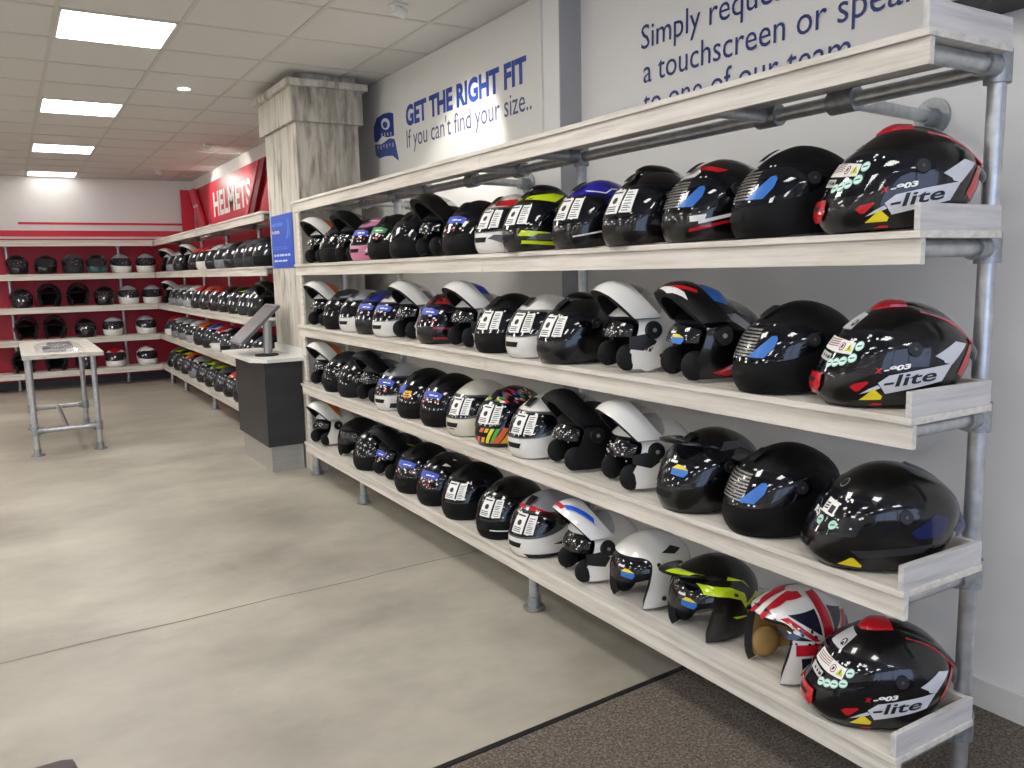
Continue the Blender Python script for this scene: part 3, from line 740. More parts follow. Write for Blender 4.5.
def helmet(kind, label, cat, loc, psi, shell, lower=None, visor=None, sticker_kind=None, seed=0, graphics=(), extra=(), liner=None, scale=1, q=2, group=None, name=None):
    S = {'full': FULL, 'sport': SPORT, 'flip': FLIP, 'jet': JET, 'adv': FULL, 'advjet': JET}[kind]
    rnd = random.Random(seed)
    root = thing(name or {'full': 'full_face_helmet', 'sport': 'full_face_helmet', 'flip': 'flip_up_helmet', 'jet': 'open_face_helmet', 'adv': 'adventure_helmet', 'advjet': 'open_face_helmet'}[kind],
                 label, cat, loc, psi, group)
    root.scale = (scale,)*3; root.location.z += .0012
    lower = lower or shell; visor = visor or (M_visor if q == 2 else M_visor_far)
    link('shell', S.shell(0, q), [shell, lower], root)
    link('liner', S.shell(-.024, 1), [liner or M_liner, liner or M_liner], root)
    na = 40 if q == 2 else 24
    if S.opening == 'port':
        link('rim_trim', S.strip([(-PI+2*PI*i/na, S.rim(-PI+2*PI*i/na)+.001) for i in range(na)], -.024, .0015, 'rim%d' % na, True), M_rubber, root)
    else:
        rp = [S.aV+(2*PI-2*S.aV)*i/na for i in range(na+1)]
        rp = [a if a <= PI else a-2*PI for a in rp]
        link('rim_trim', S.strip([(a, S.rim(a)+.001) for a in rp], -.024, .0015, 'rim%d' % na), M_rubber, root)
    pp, closed = S.port_path()
    link('edge_trim', S.strip(pp, -.024, .0018, 'port', closed), M_rubber, root)
    if kind in ('full', 'sport', 'adv'):
        va = S.pa+.16; f = lambda a: (S.zlu(a, va, S.hl+.006, S.hu+.008))
        link('visor', S.patch(-va, va, f, .0035, 28 if q == 2 else 16, 8 if q == 2 else 5, 'visor'), visor, root)
        if q == 2:
            for sg in (1, -1):
                o = link('visor_pivot', cached_disc(S, sg*S.pa, S.zc0+S.tilt, .019, .003, .004), M_black if lower is not M_black else M_rubber, root)
                link('screw', cached_disc(S, sg*S.pa, S.zc0+S.tilt, .0045, .0075, .002, 12), M_dgrey, o)
            fd = front_decal(S, root, 'chin_vent', [[(-.035, .046), (.035, .046), (.042, .066), (-.042, .066)]], M_rubber, .0022)
            b = ('tv', S.name)
            if b not in _mm:
                me = flat_mesh([[(.055+.0, -.022), (.10, -.016), (.10, .016), (.055, .022)]], lambda x, y: Vector((x, y, 0)), .02)
                for v in me.vertices:
                    x, y = v.co.x, v.co.y
                    lo, hi = .15, S.H-.001
                    for _ in range(30):
                        z = (lo+hi)/2
                        if (abs(x)/max(S.xf(z), 1e-4))**S.n+(abs(y)/max(S.w(z), 1e-4))**S.n < 1: lo = z
                        else: hi = z
                    v.co.z = z+.003
                _mm[b] = me
            if 'notopvent' not in extra: link('top_vent', _mm[b], M_rubber, root)
        if sticker_kind: sticker(S, root, sticker_kind, .0045, rnd)
    ro = .0045
    if kind == 'flip':
        phi = math.radians(79); px, pz = 0.0, .142
        def xf(p):
            x, z = p.x-px, p.z-pz
            return Vector((px+x*math.cos(phi)-z*math.sin(phi), p.y, pz+x*math.sin(phi)+z*math.cos(phi)))
        T = FULL
        fch = lambda a: (.006+.066*(abs(a)/1.3)**2.4, .100+.064*(abs(a)/1.3)**2)
        cb = link('chin_bar', T.patch(-1.3, 1.3, fch, .010, 24, 7, 'chin_out', xf), lower, root)
        link('chin_lining', T.patch(-1.28, 1.28, fch, -.020, 24, 7, 'chin_in', xf), M_liner, cb)
        path = []
        A = [1.3*math.sin(PI/2*(2*i/24-1)) for i in range(25)]
        path = [(a, fch(a)[1]) for a in A]+[(a, fch(a)[0]) for a in A[::-1]]
        if 'flipedge' not in _mm:
            V = []; F = []
            for a, z in path: V += [xf(T.P(a, z, .010)), xf(T.P(a, z, -.02))]
            n = len(path)
            for i in range(n): j = (i+1) % n; F.append((2*i, 2*j, 2*j+1, 2*i+1))
            _mm['flipedge'] = mesh('flipedge', V, F, True)
        link('chin_edge', _mm['flipedge'], M_rubber, cb)
        fv = lambda a: (T.zlu(a, 1.22, .036, .046))
        link('visor', T.patch(-1.22, 1.22, fv, .008, 24, 6, 'flipvisor', xf), visor if visor not in (M_visor, M_visor_far) else M_visor_clear, root)
        for sg in (1, -1):
            b = 'pad%d' % sg
            if b not in _mm:
                m = MB(); m.ball((.086, sg*.086, .050), .044, .022, .046, 16)
                _mm[b] = bpy.data.meshes.new('pad'); m.bm.to_mesh(_mm[b]); m.bm.free(); _mm[b].polygons.foreach_set('use_smooth', [True]*len(_mm[b].polygons))
            link('cheek_pad', _mm[b], M_rubber, root)
            o = link('hinge_cover', cached_disc(S, sg*1.48, .142, .031, .004, .008), M_black, root)
            link('screw', cached_disc(S, sg*1.48, .142, .008, .012, .002, 12), M_grey, o)
        if q == 2:
            fi = lambda a: (T.zlu(a, 1.0, .0, .036))
            link('sun_visor', S.patch(-1.0, 1.0, lambda a: (.120, .185), -.012, 16, 5, 'sunv'), M_visor, root)
            front_decal(S, root, 'visor_print_glint', [rect(x, x+.004+rnd.random()*.006, z, z+.004) for x, z in [(rnd.uniform(-.03, .1), rnd.uniform(.128, .165)) for _ in range(9)]], M_lab, -.0105)  # glint flecks painted onto the sun visor
            if sticker_kind: sticker(S, root, sticker_kind, -.010, rnd)
        root['_xf'] = 0; del root['_xf']
        for g in graphics:
            if g[0] == 'chin':
                front_decal(T, cb, 'chin_graphic', g[1], g[2], .0115, .02, xf)
                if len(g) > 3 and g[3]: front_decal(T, cb, 'chin_graphic', [[(-u, z) for u, z in p] for p in g[1]], g[2], .0115, .02, xf)
            elif g[0] == 'vis':
                front_decal(T, root, 'visor_sticker', g[1], g[2], .0095, .02, xf)
    if kind in ('jet', 'advjet'):
        if 'novisor' not in extra:
            link('sun_visor', S.patch(-1.0, 1.0, lambda a: (.098+.02*(a/1.0)**2, .186), -.008, 20, 6, 'jetvisor'), M_visor, root)
            if sticker_kind: sticker(S, root, sticker_kind, -.0065, rnd)
        for sg in (1, -1):
            b = 'jpad%d' % sg
            if b not in _mm:
                m = MB(); m.ball((.030, sg*.086, .052), .050, .022, .048, 16)
                _mm[b] = bpy.data.meshes.new('pad'); m.bm.to_mesh(_mm[b]); m.bm.free(); _mm[b].polygons.foreach_set('use_smooth', [True]*len(_mm[b].polygons))
            link('cheek_pad', _mm[b], liner or M_rubber, root)
            link('side_stud', cached_disc(S, sg*1.42, .045, .009, .001, .004, 14), M_black, root)
    if 'peak' in extra or kind in ('adv', 'advjet'):
        link('peak', peak_mesh(S, .105 if kind == 'advjet' else .085, .022 if kind == 'advjet' else .012), shell if 'peakpaint' not in extra else extra['peakpaint'], root)
    if 'fin' in extra: root.location.x -= .02
    for e in extra:
        if e in ('race', 'fin', 'clear'):
            o = link('spoiler', spoiler_mesh(e), extra[e] if isinstance(extra, dict) else shell, root)
    for g in graphics:
        if g[0] == 'side': side_decal(S, root, 'graphic', g[1], g[2], .0013+.0004*(g[3] if len(g) > 3 else 0))
        elif g[0] == 'front': front_decal(S, root, 'graphic', g[1], g[2], .0016)
        elif g[0] == 'text':
            _, body, x, z, w, h, rot, m, bold, shear = g
            tp = text_fit(body, w, h, bold, shear)
            tp = ('mesh', [(x-(u*math.cos(rot)-v*math.sin(rot)), z+(u*math.sin(rot)+v*math.cos(rot))) for u, v in tp[1]], tp[2])
            side_decal(S, root, 'lettering', [tp], m, .0026, (1,), None, .02)
    return root

GB, MBK, WH = gloss('#060607'), matte('#0b0b0c'), M_whitepaint
CREAM, GREY, RED, SILV = gloss('#d9d6c8'), gloss('#55575b'), M_redpaint, M_gun
DG = matte('#34363a'); BLUEM = gloss('#2420a0'); PINK = gloss('#d886a4')
CAMX, CAMZ = 0, 1.43
HX = 1.876
def place(y, theta, x=HX):
    beta = math.atan2(-y, -x) % (2*PI)
    return beta-math.radians(theta)

# --- the sporty black, red and silver model with the big side lettering
def px(pts): return [((490-a)*.000437, (655-b)*.000437) for a, b in pts]
def race_helmet(label, y, z, theta, brow, x=HX):
    r = helmet('sport', label, 'helmet', (x, y, z), place(y, theta, x), GB, sticker_kind=None, extra={'race': GB, 'notopvent': 0}, group='big sporty helmets at the near end')
    r.scale = (.97,)*3; r.location.x -= .002
    S = SPORT
    sil = mat('#c9cacf', .3)
    side_decal(S, r, 'graphic', [px([(345, 500), (400, 456), (560, 424), (745, 394), (690, 492), (530, 530), (385, 562)]), px([(640, 350), (765, 275), (838, 292), (745, 400), (700, 390), (690, 375)]), px([(255, 568), (300, 535), (345, 512), (360, 528), (325, 545)])], sil, .0013, label='silver arrow band')
    side_decal(S, r, 'graphic', [px([(205, 527), (228, 508), (292, 492), (296, 502), (250, 550), (232, 553)]), px([(305, 632), (335, 618), (378, 620), (374, 630)])], RED, .0013, label='red patch')
    side_decal(S, r, 'tail_panel', [px([(785, 455), (850, 320), (880, 278), (915, 285), (905, 370), (845, 500)])], RED, .0016, label='red tail panel')
    tp = text_fit('-lite', .125, .028, .018, .22)
    rot = .165
    side_decal(S, r, 'lettering', [('mesh', [(.050-(u*math.cos(rot)-v*math.sin(rot)), .0555+(u*math.sin(rot)+v*math.cos(rot))) for u, v in tp[1]], tp[2])], M_black, .0026, (1,), None, .02)
    tp = text_fit('-903', .062, .0115, .05, .2)
    side_decal(S, r, 'lettering', [('mesh', [(.052-(u*.985-v*.17), .0955+(u*.17+v*.985)) for u, v in tp[1]], tp[2])], M_lab, .0052, (1,), None, .02)
    tp = text_fit('X', .016, .0115, .06, .2)
    side_decal(S, r, 'lettering', [('mesh', [(.072-u, .0935+v) for u, v in tp[1]], tp[2])], RED, .0052, (1,), None, .02)
    # red chin tip
    cv = front_decal(S, r, 'chin_tip', [[(-.055, .050), (-.03, .032), (.03, .032), (.052, .052), (.044, .082), (-.044, .082)]], RED, .006, .012)
    cv['label'] = 'red chin vent'
    front_decal(S, cv, 'slot', [[(-.02, .058), (.02, .058), (.028, .068), (-.028, .068)]], M_black, .007, .012)
    # visor stickers
    off = .0046
    a0 = lambda x, z: S.a_of(x, z)*.145
    wl = front_decal(S, r, 'warning_label', [[(-.02, .143), (.055, .136), (.105, .134), (.104, .162), (.055, .168), (-.02, .173)]], M_lab, off)
    front_decal(S, wl, 'pictogram', [circ(.066, .151, .010), ], mat('#a02a38', .4), off+.0006)
    front_decal(S, wl, 'pictogram', [circ(.066, .151, .0075), ], M_lab, off+.001)
    front_decal(S, wl, 'pictogram', [[(.062, .146), (.069, .148), (.071, .155), (.064, .156)]], M_ink, off+.0014)
    front_decal(S, wl, 'pictogram', [[(.080, .141), (.102, .141), (.091, .160)]], mat('#c9cc2c', .4), off+.0006)
    front_decal(S, wl, 'pictogram', [[(.0895, .145), (.0925, .145), (.0922, .154), (.0898, .154)]], M_ink, off+.001)
    front_decal(S, wl, 'print', [rect(-.012, .05, .150+.005*k, .152+.005*k) for k in range(4)], mat('#8a4a50', .5), off+.0006)
    s2 = front_decal(S, r, 'visor_label', [[(-.015, .118), (.04, .112), (.042, .131), (-.015, .137)]], mat('#c4c6c4', .45), off)
    front_decal(S, s2, 'print', [circ(.004, .126, .004, 10), circ(.018, .1245, .004, 10), rect(.026, .038, .119, .126)], M_ink, off+.0006)
    for (u, z) in ((.118, .155), (.112, .126), (.090, .117), (.070, .112), (.050, .109)):
        d = front_decal(S, r, 'round_sticker', [circ(u, z, .0115, 20)], M_mint, off, .02)
        front_decal(S, d, 'ring', [circ(u, z, .0092, 20)], mat('#d5eee4', .45), off+.0005)
        front_decal(S, d, 'print', [[(u-.006, z-.003), (u+.006, z-.0005), (u+.006, z+.003), (u-.006, z+.0005)]], mat('#2c6a58', .45), off+.001)
    t = side_decal(S, r, 'triangle_sticker', [px([(258, 600), (318, 538), (332, 540), (372, 575), (366, 595)])], M_yel, .003, (1,), 'yellow warning triangle')
    rnd = random.Random(int(y*100+z*1000))
    front_decal(S, r, 'visor_print_glint', [rect(x_, x_+.005, z_, z_+.004) for x_, z_ in [(rnd.uniform(.06, .16), rnd.uniform(.165, .182)) for _ in range(9)]], M_lab, off)  # flecks high on the visor, lamp glints put in as colour
    # brow badge and top vent
    if brow: front_decal(S, r, 'brow_panel', [[(-.03, .192), (.045, .190), (.05, .230), (-.03, .236)]], sil, .0016, .012)
    bo = [(.03+.016*math.cos(2*PI*i/20), .208+.010*math.sin(2*PI*i/20)) for i in range(20)]
    e = front_decal(S, r, 'brow_badge', [bo], mat('#c8c8c8', .3, .5), .0024, .01)
    front_decal(S, e, 'badge_face', [[(.03+.0135*math.cos(2*PI*i/20), .208+.0078*math.sin(2*PI*i/20)) for i in range(20)]], M_black, .003, .01)
    front_decal(S, e, 'badge_emblem', [[(.02, .204), (.023, .204), (.030, .210), (.037, .204), (.040, .204), (.032, .213), (.028, .213)]], M_lab, .0036, .01)
    G = []
    for i in range(9):
        tt = i/8; p = lerp_pts([(.050, 0, .246), (.032, 0, .260), (.008, 0, .268), (-.025, 0, .266)], tt); w = .016+.024*math.sin(min(1, tt*1.3)*PI/2)
        G.append([p+Vector((0, w*v, -.012*abs(v)**2.2)) for v in (-1, -.6, -.2, .2, .6, 1)])
    o = link('top_vent', sheet(G, (0, 0, .012)), RED, r); o['label'] = 'red top vent'
    G = []
    for i in range(13):
        tt = i/12*.78; p = lerp_pts([(-.05, 0, .2605), (-.115, 0, .2375), (-.160, 0, .1995), (-.207, 0, .1445)], tt)
        G.append([p+Vector((0, sg, -.022)) for sg in (.050, .056, .062)])
    o = link('spoiler_stripe', sheet(G, (0, 0, .004)), RED, r); o['label'] = 'red edge stripe on the spoiler'
    V = [(-x, -y_, z_) for x, y_, z_ in []]
    return r
race_helmet('glossy black red and silver sporty helmet at the near end of the highest helmet row', 1.272, Z[1], 72, False)
race_helmet('glossy black red and silver sporty helmet at the near end of the middle helmet row', 1.270, Z[2], 72, True)
race_helmet('glossy black red and silver sporty helmet at the near end of the bottom shelf', 1.271, Z[4], 69, True)
r = helmet('sport', 'glossy black helmet with clear tail spoiler, near end of the second lowest shelf', 'helmet', (HX-.010, 1.275, Z[3]), place(1.265, 70), GB,
           extra={'clear': mat('#1a2a66', .1, 0, .5, .55), 'notopvent': 0},
           graphics=[('side', [px([(250, 520), (700, 470), (640, 520), (300, 560)])], mat('#2a2b2e', .3), 0), ('side', [px([(560, 400), (700, 300), (780, 330), (760, 430), (600, 440)])], M_bluesheen, 0)])
S = SPORT
side_decal(S, r, 'triangle_sticker', [px([(200, 610), (255, 560), (270, 560), (318, 605), (314, 618)])], M_yel, .003, (1,), 'yellow warning triangle')
wl = front_decal(S, r, 'visor_label', [[(.03, .138), (.078, .132), (.080, .166), (.03, .172)]], M_lab, .0046)
front_decal(S, wl, 'print', [rect(.034, .05, .146+.006*k, .149+.006*k) for k in range(3)]+[[(.055, .140), (.072, .138), (.074, .156), (.056, .158)]], M_ink, .0052)
for (u, z) in ((.088, .114), (.042, .118)):
    d = front_decal(S, r, 'round_sticker', [circ(u, z, .0115, 20)], M_mint, .0046)
    front_decal(S, d, 'print', [[(u-.006, z-.003), (u+.006, z-.0005), (u+.006, z+.003), (u-.006, z+.0005)]], mat('#2c6a58', .45), .0052)
tp = text_fit('RS', .03, .016, .03)
front_decal(S, r, 'visor_print_glint', [('mesh', [(.0+u, .128+v-.1*u) for u, v in tp[1]], tp[2])], M_lab, .0046)
rnd = random.Random(3)
front_decal(S, r, 'visor_print_glint', [rect(x_, x_+.005, z_, z_+.004) for x_, z_ in [(rnd.uniform(.0, .15), rnd.uniform(.104, .182)) for _ in range(26)]], M_lab, .0046)  # dense painted flecks, lamp glints mixed with print
bo = [(.03+.016*math.cos(2*PI*i/20), .208+.010*math.sin(2*PI*i/20)) for i in range(20)]
e = front_decal(S, r, 'brow_badge', [bo], mat('#c8c8c8', .3, .5), .0024, .01)
front_decal(S, e, 'badge_face', [[(.03+.0135*math.cos(2*PI*i/20), .208+.0078*math.sin(2*PI*i/20)) for i in range(20)]], M_black, .003, .01)

# --- graphics
W2 = [('side', [[(.15, .045), (.06, .062), (-.02, .04), (-.025, .034), (.06, .052), (.15, .036)]], M_lab, 0), ('side', [[(.09, .205), (.0, .185), (-.06, .2), (-.1, .18), (-.06, .205), (.0, .192), (.085, .212)]], M_grey, 0)]
def flip_pat(c, z0=.02, z1=.07): return [('side', [[(.07, .02), (.10, .062), (.03, .075), (-.04, .12), (-.06, .10), (-.0, .05), (-.03, .022)]], c, 0)]
ROW_A = [
 (1.605, 'full', MBK, None, 'pinlock', 62, 'matte black helmet with blue visor sticker, second from near end, highest row', (), ()),
 (1.905, 'full', GB, None, 'pinlock', 58, 'black helmet with white brow and blue visor sticker on the highest row',
  [('front', [[(-.06, .186), (.04, .184), (.06, .205), (.02, .222), (-.06, .222)]], WH), ('side', [[(.08, .215), (.05, .2), (.02, .205), (.06, .225)], [(.14, .04), (.02, .066), (-.10, .10), (-.10, .094), (.02, .058), (.14, .03)]], RED, 0),
   ('side', [[(.12, .062), (.0, .088), (-.1, .125), (-.1, .118), (.0, .078), (.12, .052)], [(.14, .075), (.10, .08), (.105, .062), (.14, .058)]], M_lab, 0)], ()),
 (2.19, 'full', GB, None, 'white2', 55, 'glossy black helmet with a raised crown vent and white visor labels on the highest row', (), {'fin': GB}),
 (2.53, 'full', BLUEM, GB, 'white2', 55, 'deep blue and black helmet with thin white lines on the highest row', [('side', [[(.15, .045), (.06, .062), (-.02, .04), (-.025, .036), (.06, .056), (.15, .040)], [(.08, .2), (.03, .19), (.0, .205), (-.06, .205), (-.11, .18), (-.06, .209), (.0, .209), (.03, .194), (.08, .205)]], M_lab, 0)], ()),
 (2.87, 'full', GB, GB, 'white2', 54, 'fluorescent yellow and black helmet on the highest row', [('side', [[(.16, .06), (.06, .05), (.05, .07), (.15, .08)], [(.15, .03), (.02, .02), (.03, .035), (.15, .042)], [(-.02, .05), (-.1, .08), (-.06, .05)]], M_fluo, 0), ('side', [[(.10, .2), (.02, .185), (-.05, .215), (-.0, .222), (.07, .215)], [(-.04, .13), (-.13, .15), (-.1, .2), (-.06, .18)]], M_fluo, 0), ('side', [[(.14, .045), (.04, .04), (-.05, .06), (.02, .07), (.1, .065)]], GREY, 1)], {'fin': GB}),
 (3.15, 'full', WH, WH, 'white2', 52, 'white helmet with red and grey graphics on the highest row', [('side', [[(.12, .195), (.03, .19), (-.04, .215), (.03, .222), (.09, .215)]], RED, 0), ('side', [[(.165, .06), (.10, .03), (.02, .03), (.06, .055), (.1, .075), (.15, .075)]], GREY, 0), ('side', [[(.11, .05), (.03, .04), (-.02, .05), (.03, .07)]], RED, 1), ('side', [[(.08, .19), (-.02, .17), (-.1, .18), (-.03, .2)]], M_navy, 1)], ()),
 (3.47, 'full', MBK, None, 'bluelabel', 52, 'matte black helmet with a blue visor label on the highest row', (), ()),
 (3.80, 'flip', MBK, GB, 'specks', 66, 'black flip-up helmet with its visor raised on the highest row', (), ()),
 (4.12, 'full', GB, MBK, 'specks', 52, 'plain glossy black helmet right of the green-labelled one on the highest row', (), ()),
 (4.44, 'full', MBK, None, 'greenlabel', 52, 'matte black helmet with a green visor label on the highest row', (), ()),
 (4.73, 'full', PINK, PINK, 'bluelabel', 52, 'pink white and blue helmet on the highest row', [('side', [[(.10, .19), (.0, .185), (-.08, .19), (.0, .21)]], M_labblue, 0), ('side', [[(.15, .05), (.03, .03), (.05, .045), (.14, .07)], [(.10, .22), (.02, .222), (.06, .235)]], M_lab, 0), ('side', [[(.15, .03), (.03, .015), (.05, .025), (.14, .045)]], M_black, 0)], ()),
 (5.03, 'flip', DG, MBK, None, 66, 'tall dark grey flip-up helmet with its chin bar raised on the highest row', (), ()),
 (5.31, 'full', DG, MBK, 'specks', 50, 'dark grey helmet with a lime chin line on the highest row', [('side', [[(.13, .045), (.09, .07), (.02, .075), (.02, .068), (.08, .062), (.12, .038)], [(.0, .02), (.03, .02), (.01, .055)]], M_fluo, 0)], ()),
 (5.66, 'flip', WH, WH, None, 66, 'white flip-up helmet with orange visor at the column end of the highest row', [('vis', [rect(-.15, .15, .104, .174)], M_orange)], ()),
]
ROW_B = [
 (1.59, 'full', MBK, None, 'pinlock', 62, 'matte black helmet with blue visor sticker, second from near end, middle row', (), ()),
 (1.93, 'flip', GB, GB, 'twotone', 66, 'black flip-up helmet with white and red bands on the middle row', [('chin', [[(.035, .03), (.06, .03), (.10, .085), (.085, .09)]], RED, True), ('vis', [[(.03, .108), (.12, .115), (.13, .165), (.03, .172)]], M_stickblue), ('side', [[(.02, .2), (-.02, .185), (-.075, .15), (-.075, .09), (-.03, .045), (.02, .03), (-.05, .065), (-.095, .10), (-.095, .16), (-.04, .205)]], SILV, 0), ('side', [[(.04, .03), (-.02, .055), (-.1, .06), (-.1, .03), (-.0, .02)]], RED, 0), ('chin', [[(.0, .012), (.06, .012), (.12, .05), (.09, .05)]], WH, False)], ()),
 (2.27, 'flip', WH, WH, None, 66, 'white flip-up helmet with a raised clear visor on the middle row', [('side', [[(.03, .0), (.10, .045), (.06, .05), (-.02, .11), (-.03, .09), (.0, .06), (-.06, .05), (-.06, .03)]], WH, 0), ('side', [[(.09, .08), (.02, .07), (-.0, .105), (.04, .13), (.09, .12)]], M_black, 0), ('side', [[(-.01, .058), (-.03, .068), (-.035, .058), (-.015, .048)]], M_black, 2)], ()),
 (2.62, 'full', GB, None, 'white2', 55, 'glossy black helmet with white visor labels next to the white flip-up on the middle row', (), {'fin': GB}),
 (2.90, 'full', WH, None, 'white2', 52, 'plain white helmet with white visor labels on the middle row', [('side', [[(.0, .004), (-.06, .035), (-.1, .025), (-.1, .003)]], M_black, 0)], ()),
 (3.18, 'full', MBK, None, 'white2', 50, 'matte black helmet left of the plain white one on the middle row', (), ()),
 (3.47, 'flip', WH, WH, None, 66, 'white flip-up helmet showing a blue raised visor on the middle row', [('vis', [rect(.0, .12, .118, .165)], M_labblue), ('side', [[(.09, .07), (.0, .06), (-.02, .11), (.05, .13), (.09, .12)]], M_black, 0)], ()),
 (3.80, 'full', GB, GB, 'bluelabel', 52, 'black and dark red helmet with a blue visor label on the middle row', [('side', [[(.11, .195), (.0, .185), (-.06, .21), (.02, .228), (.09, .215)], [(.15, .025), (.0, .02), (-.08, .035), (.0, .032), (.15, .036)], [(.15, .075), (.05, .07), (.05, .078), (.15, .085)]], gloss('#8c1420'), 0)], ()),
 (4.14, 'flip', SILV, WH, 'specks', 66, 'silver flip-up helmet with a white lower edge on the middle row', [('side', [[(.08, .02), (.1, .045), (.0, .06), (-.08, .05), (-.08, .02)]], WH, 0), ('side', [[(.06, .19), (.0, .175), (.03, .215)]], RED, 0)], ()),
 (4.42, 'full', WH, None, 'bluelabel', 52, 'white helmet with a blue visor label on the middle row', (), ()),
 (4.70, 'full', gloss('#1c2a80'), GB, 'bluelabel', 52, 'blue and black helmet left of the white blue-labelled one on the middle row', (), ()),
 (4.99, 'full', SILV, WH, None, 52, 'silver and white helmet with a round side pod on the middle row', [('side', [circ(-.02, .10, .038)], WH, 0), ('side', [[(.02, .105), (-.02, .115), (-.045, .105), (-.02, .095)]], M_grey, 1)], ()),
 (5.31, 'full', DG, MBK, 'specks', 50, 'dark camouflage-grey helmet right of the white and orange one on the middle row', [('side', [[(.09, .2), (.04, .19), (.02, .22)], [(-.02, .18), (-.08, .16), (-.06, .2)]], M_grey, 0)], ()),
 (5.66, 'flip', WH, WH, None, 66, 'white flip-up helmet with orange visor at the column end of the middle row', [('vis', [rect(-.15, .15, .104, .174)], M_orange)], ()),
]
ROW_C = [
 (1.61, 'full', MBK, None, 'pinlock', 60, 'matte black helmet with a blue visor sticker, second from the near end, second lowest shelf', (), ()),
 (1.91, 'adv', GB, GB, 'twotone', 55, 'black peaked adventure helmet with grey claw graphics on the second lowest shelf', [('side', [[(.02, .02), (-.06, .05), (-.09, .1), (-.05, .075), (-.02, .085), (-.03, .06), (.01, .05)]], M_grey, 0), ('side', [[(.03, .195), (-.05, .2), (-.1, .175), (-.12, .14), (-.13, .17), (-.08, .215), (.0, .218)]], mat('#4b4c50', .4), 0)], ()),
 (2.23, 'flip', WH, WH, 'specks', 66, 'white flip-up helmet with a raised white chin bar on the second lowest shelf', [('side', [[(.09, .10), (.03, .085), (.0, .105), (.0, .13), (.05, .14), (.09, .13)]], M_black, 0), ('side', [[(-.04, .072), (-.085, .082), (-.085, .09), (-.04, .082)]], M_black, 0), ('text', 'spada', .01, .028, .075, .012, .06, M_ink, .03, .15)], ()),
 (2.58, 'flip', MBK, MBK, 'specks', 66, 'matte black flip-up helmet with its chin bar raised on the second lowest shelf', (), ()),
 (2.87, 'full', WH, None, 'white2', 50, 'plain white helmet with dark chin inset on the second lowest shelf', [('side', [[(.04, .004), (-.02, .035), (-.08, .03), (-.1, .004)]], M_black, 0)], ()),
 (3.16, 'full', GB, GB, 'white2', 50, 'helmet with multicoloured speckles and rainbow chin on the second lowest shelf', 'rainbow', ()),
 (3.45, 'full', CREAM, None, 'white2', 50, 'cream retro full-face helmet on the second lowest shelf', [('front', [rect(-.02, .02, .035, .039), rect(-.02, .02, .045, .049), rect(-.02, .02, .055, .059)], M_ink)], {'notopvent': 0}),
 (3.75, 'full', MBK, None, 'bluelabel', 50, 'matte black helmet with a blue visor label left of the cream one, second lowest shelf', (), ()),
 (4.05, 'full', MBK, None, 'yellowlabel', 50, 'matte black helmet with a yellow and blue visor label on the second lowest shelf', (), ()),
 (4.37, 'full', SILV, WH, 'bluelabel', 50, 'grey and white helmet with dark chin and blue visor label, second lowest shelf', [('side', [[(.15, .02), (.05, .015), (-.05, .03), (.05, .05), (.15, .045)]], M_black, 0)], ()),
 (4.68, 'flip', GREY, MBK, 'specks', 66, 'grey and black flip-up helmet on the second lowest shelf', [('side', [[(.05, .19), (.0, .18), (.02, .21)]], RED, 0)], ()),
 (5.00, 'full', matte('#1c1c1e'), None, 'specks', 50, 'plain matte black helmet left of the grey flip-up on the second lowest shelf', (), ()),
 (5.30, 'full', DG, MBK, 'specks', 50, 'dark grey and black helmet right of the white and orange one, second lowest shelf', (), ()),
 (5.58, 'flip', WH, WH, None, 66, 'white flip-up helmet with orange visor at the column end, second lowest shelf', [('vis', [rect(-.15, .15, .104, .174)], M_orange)], ()),
]
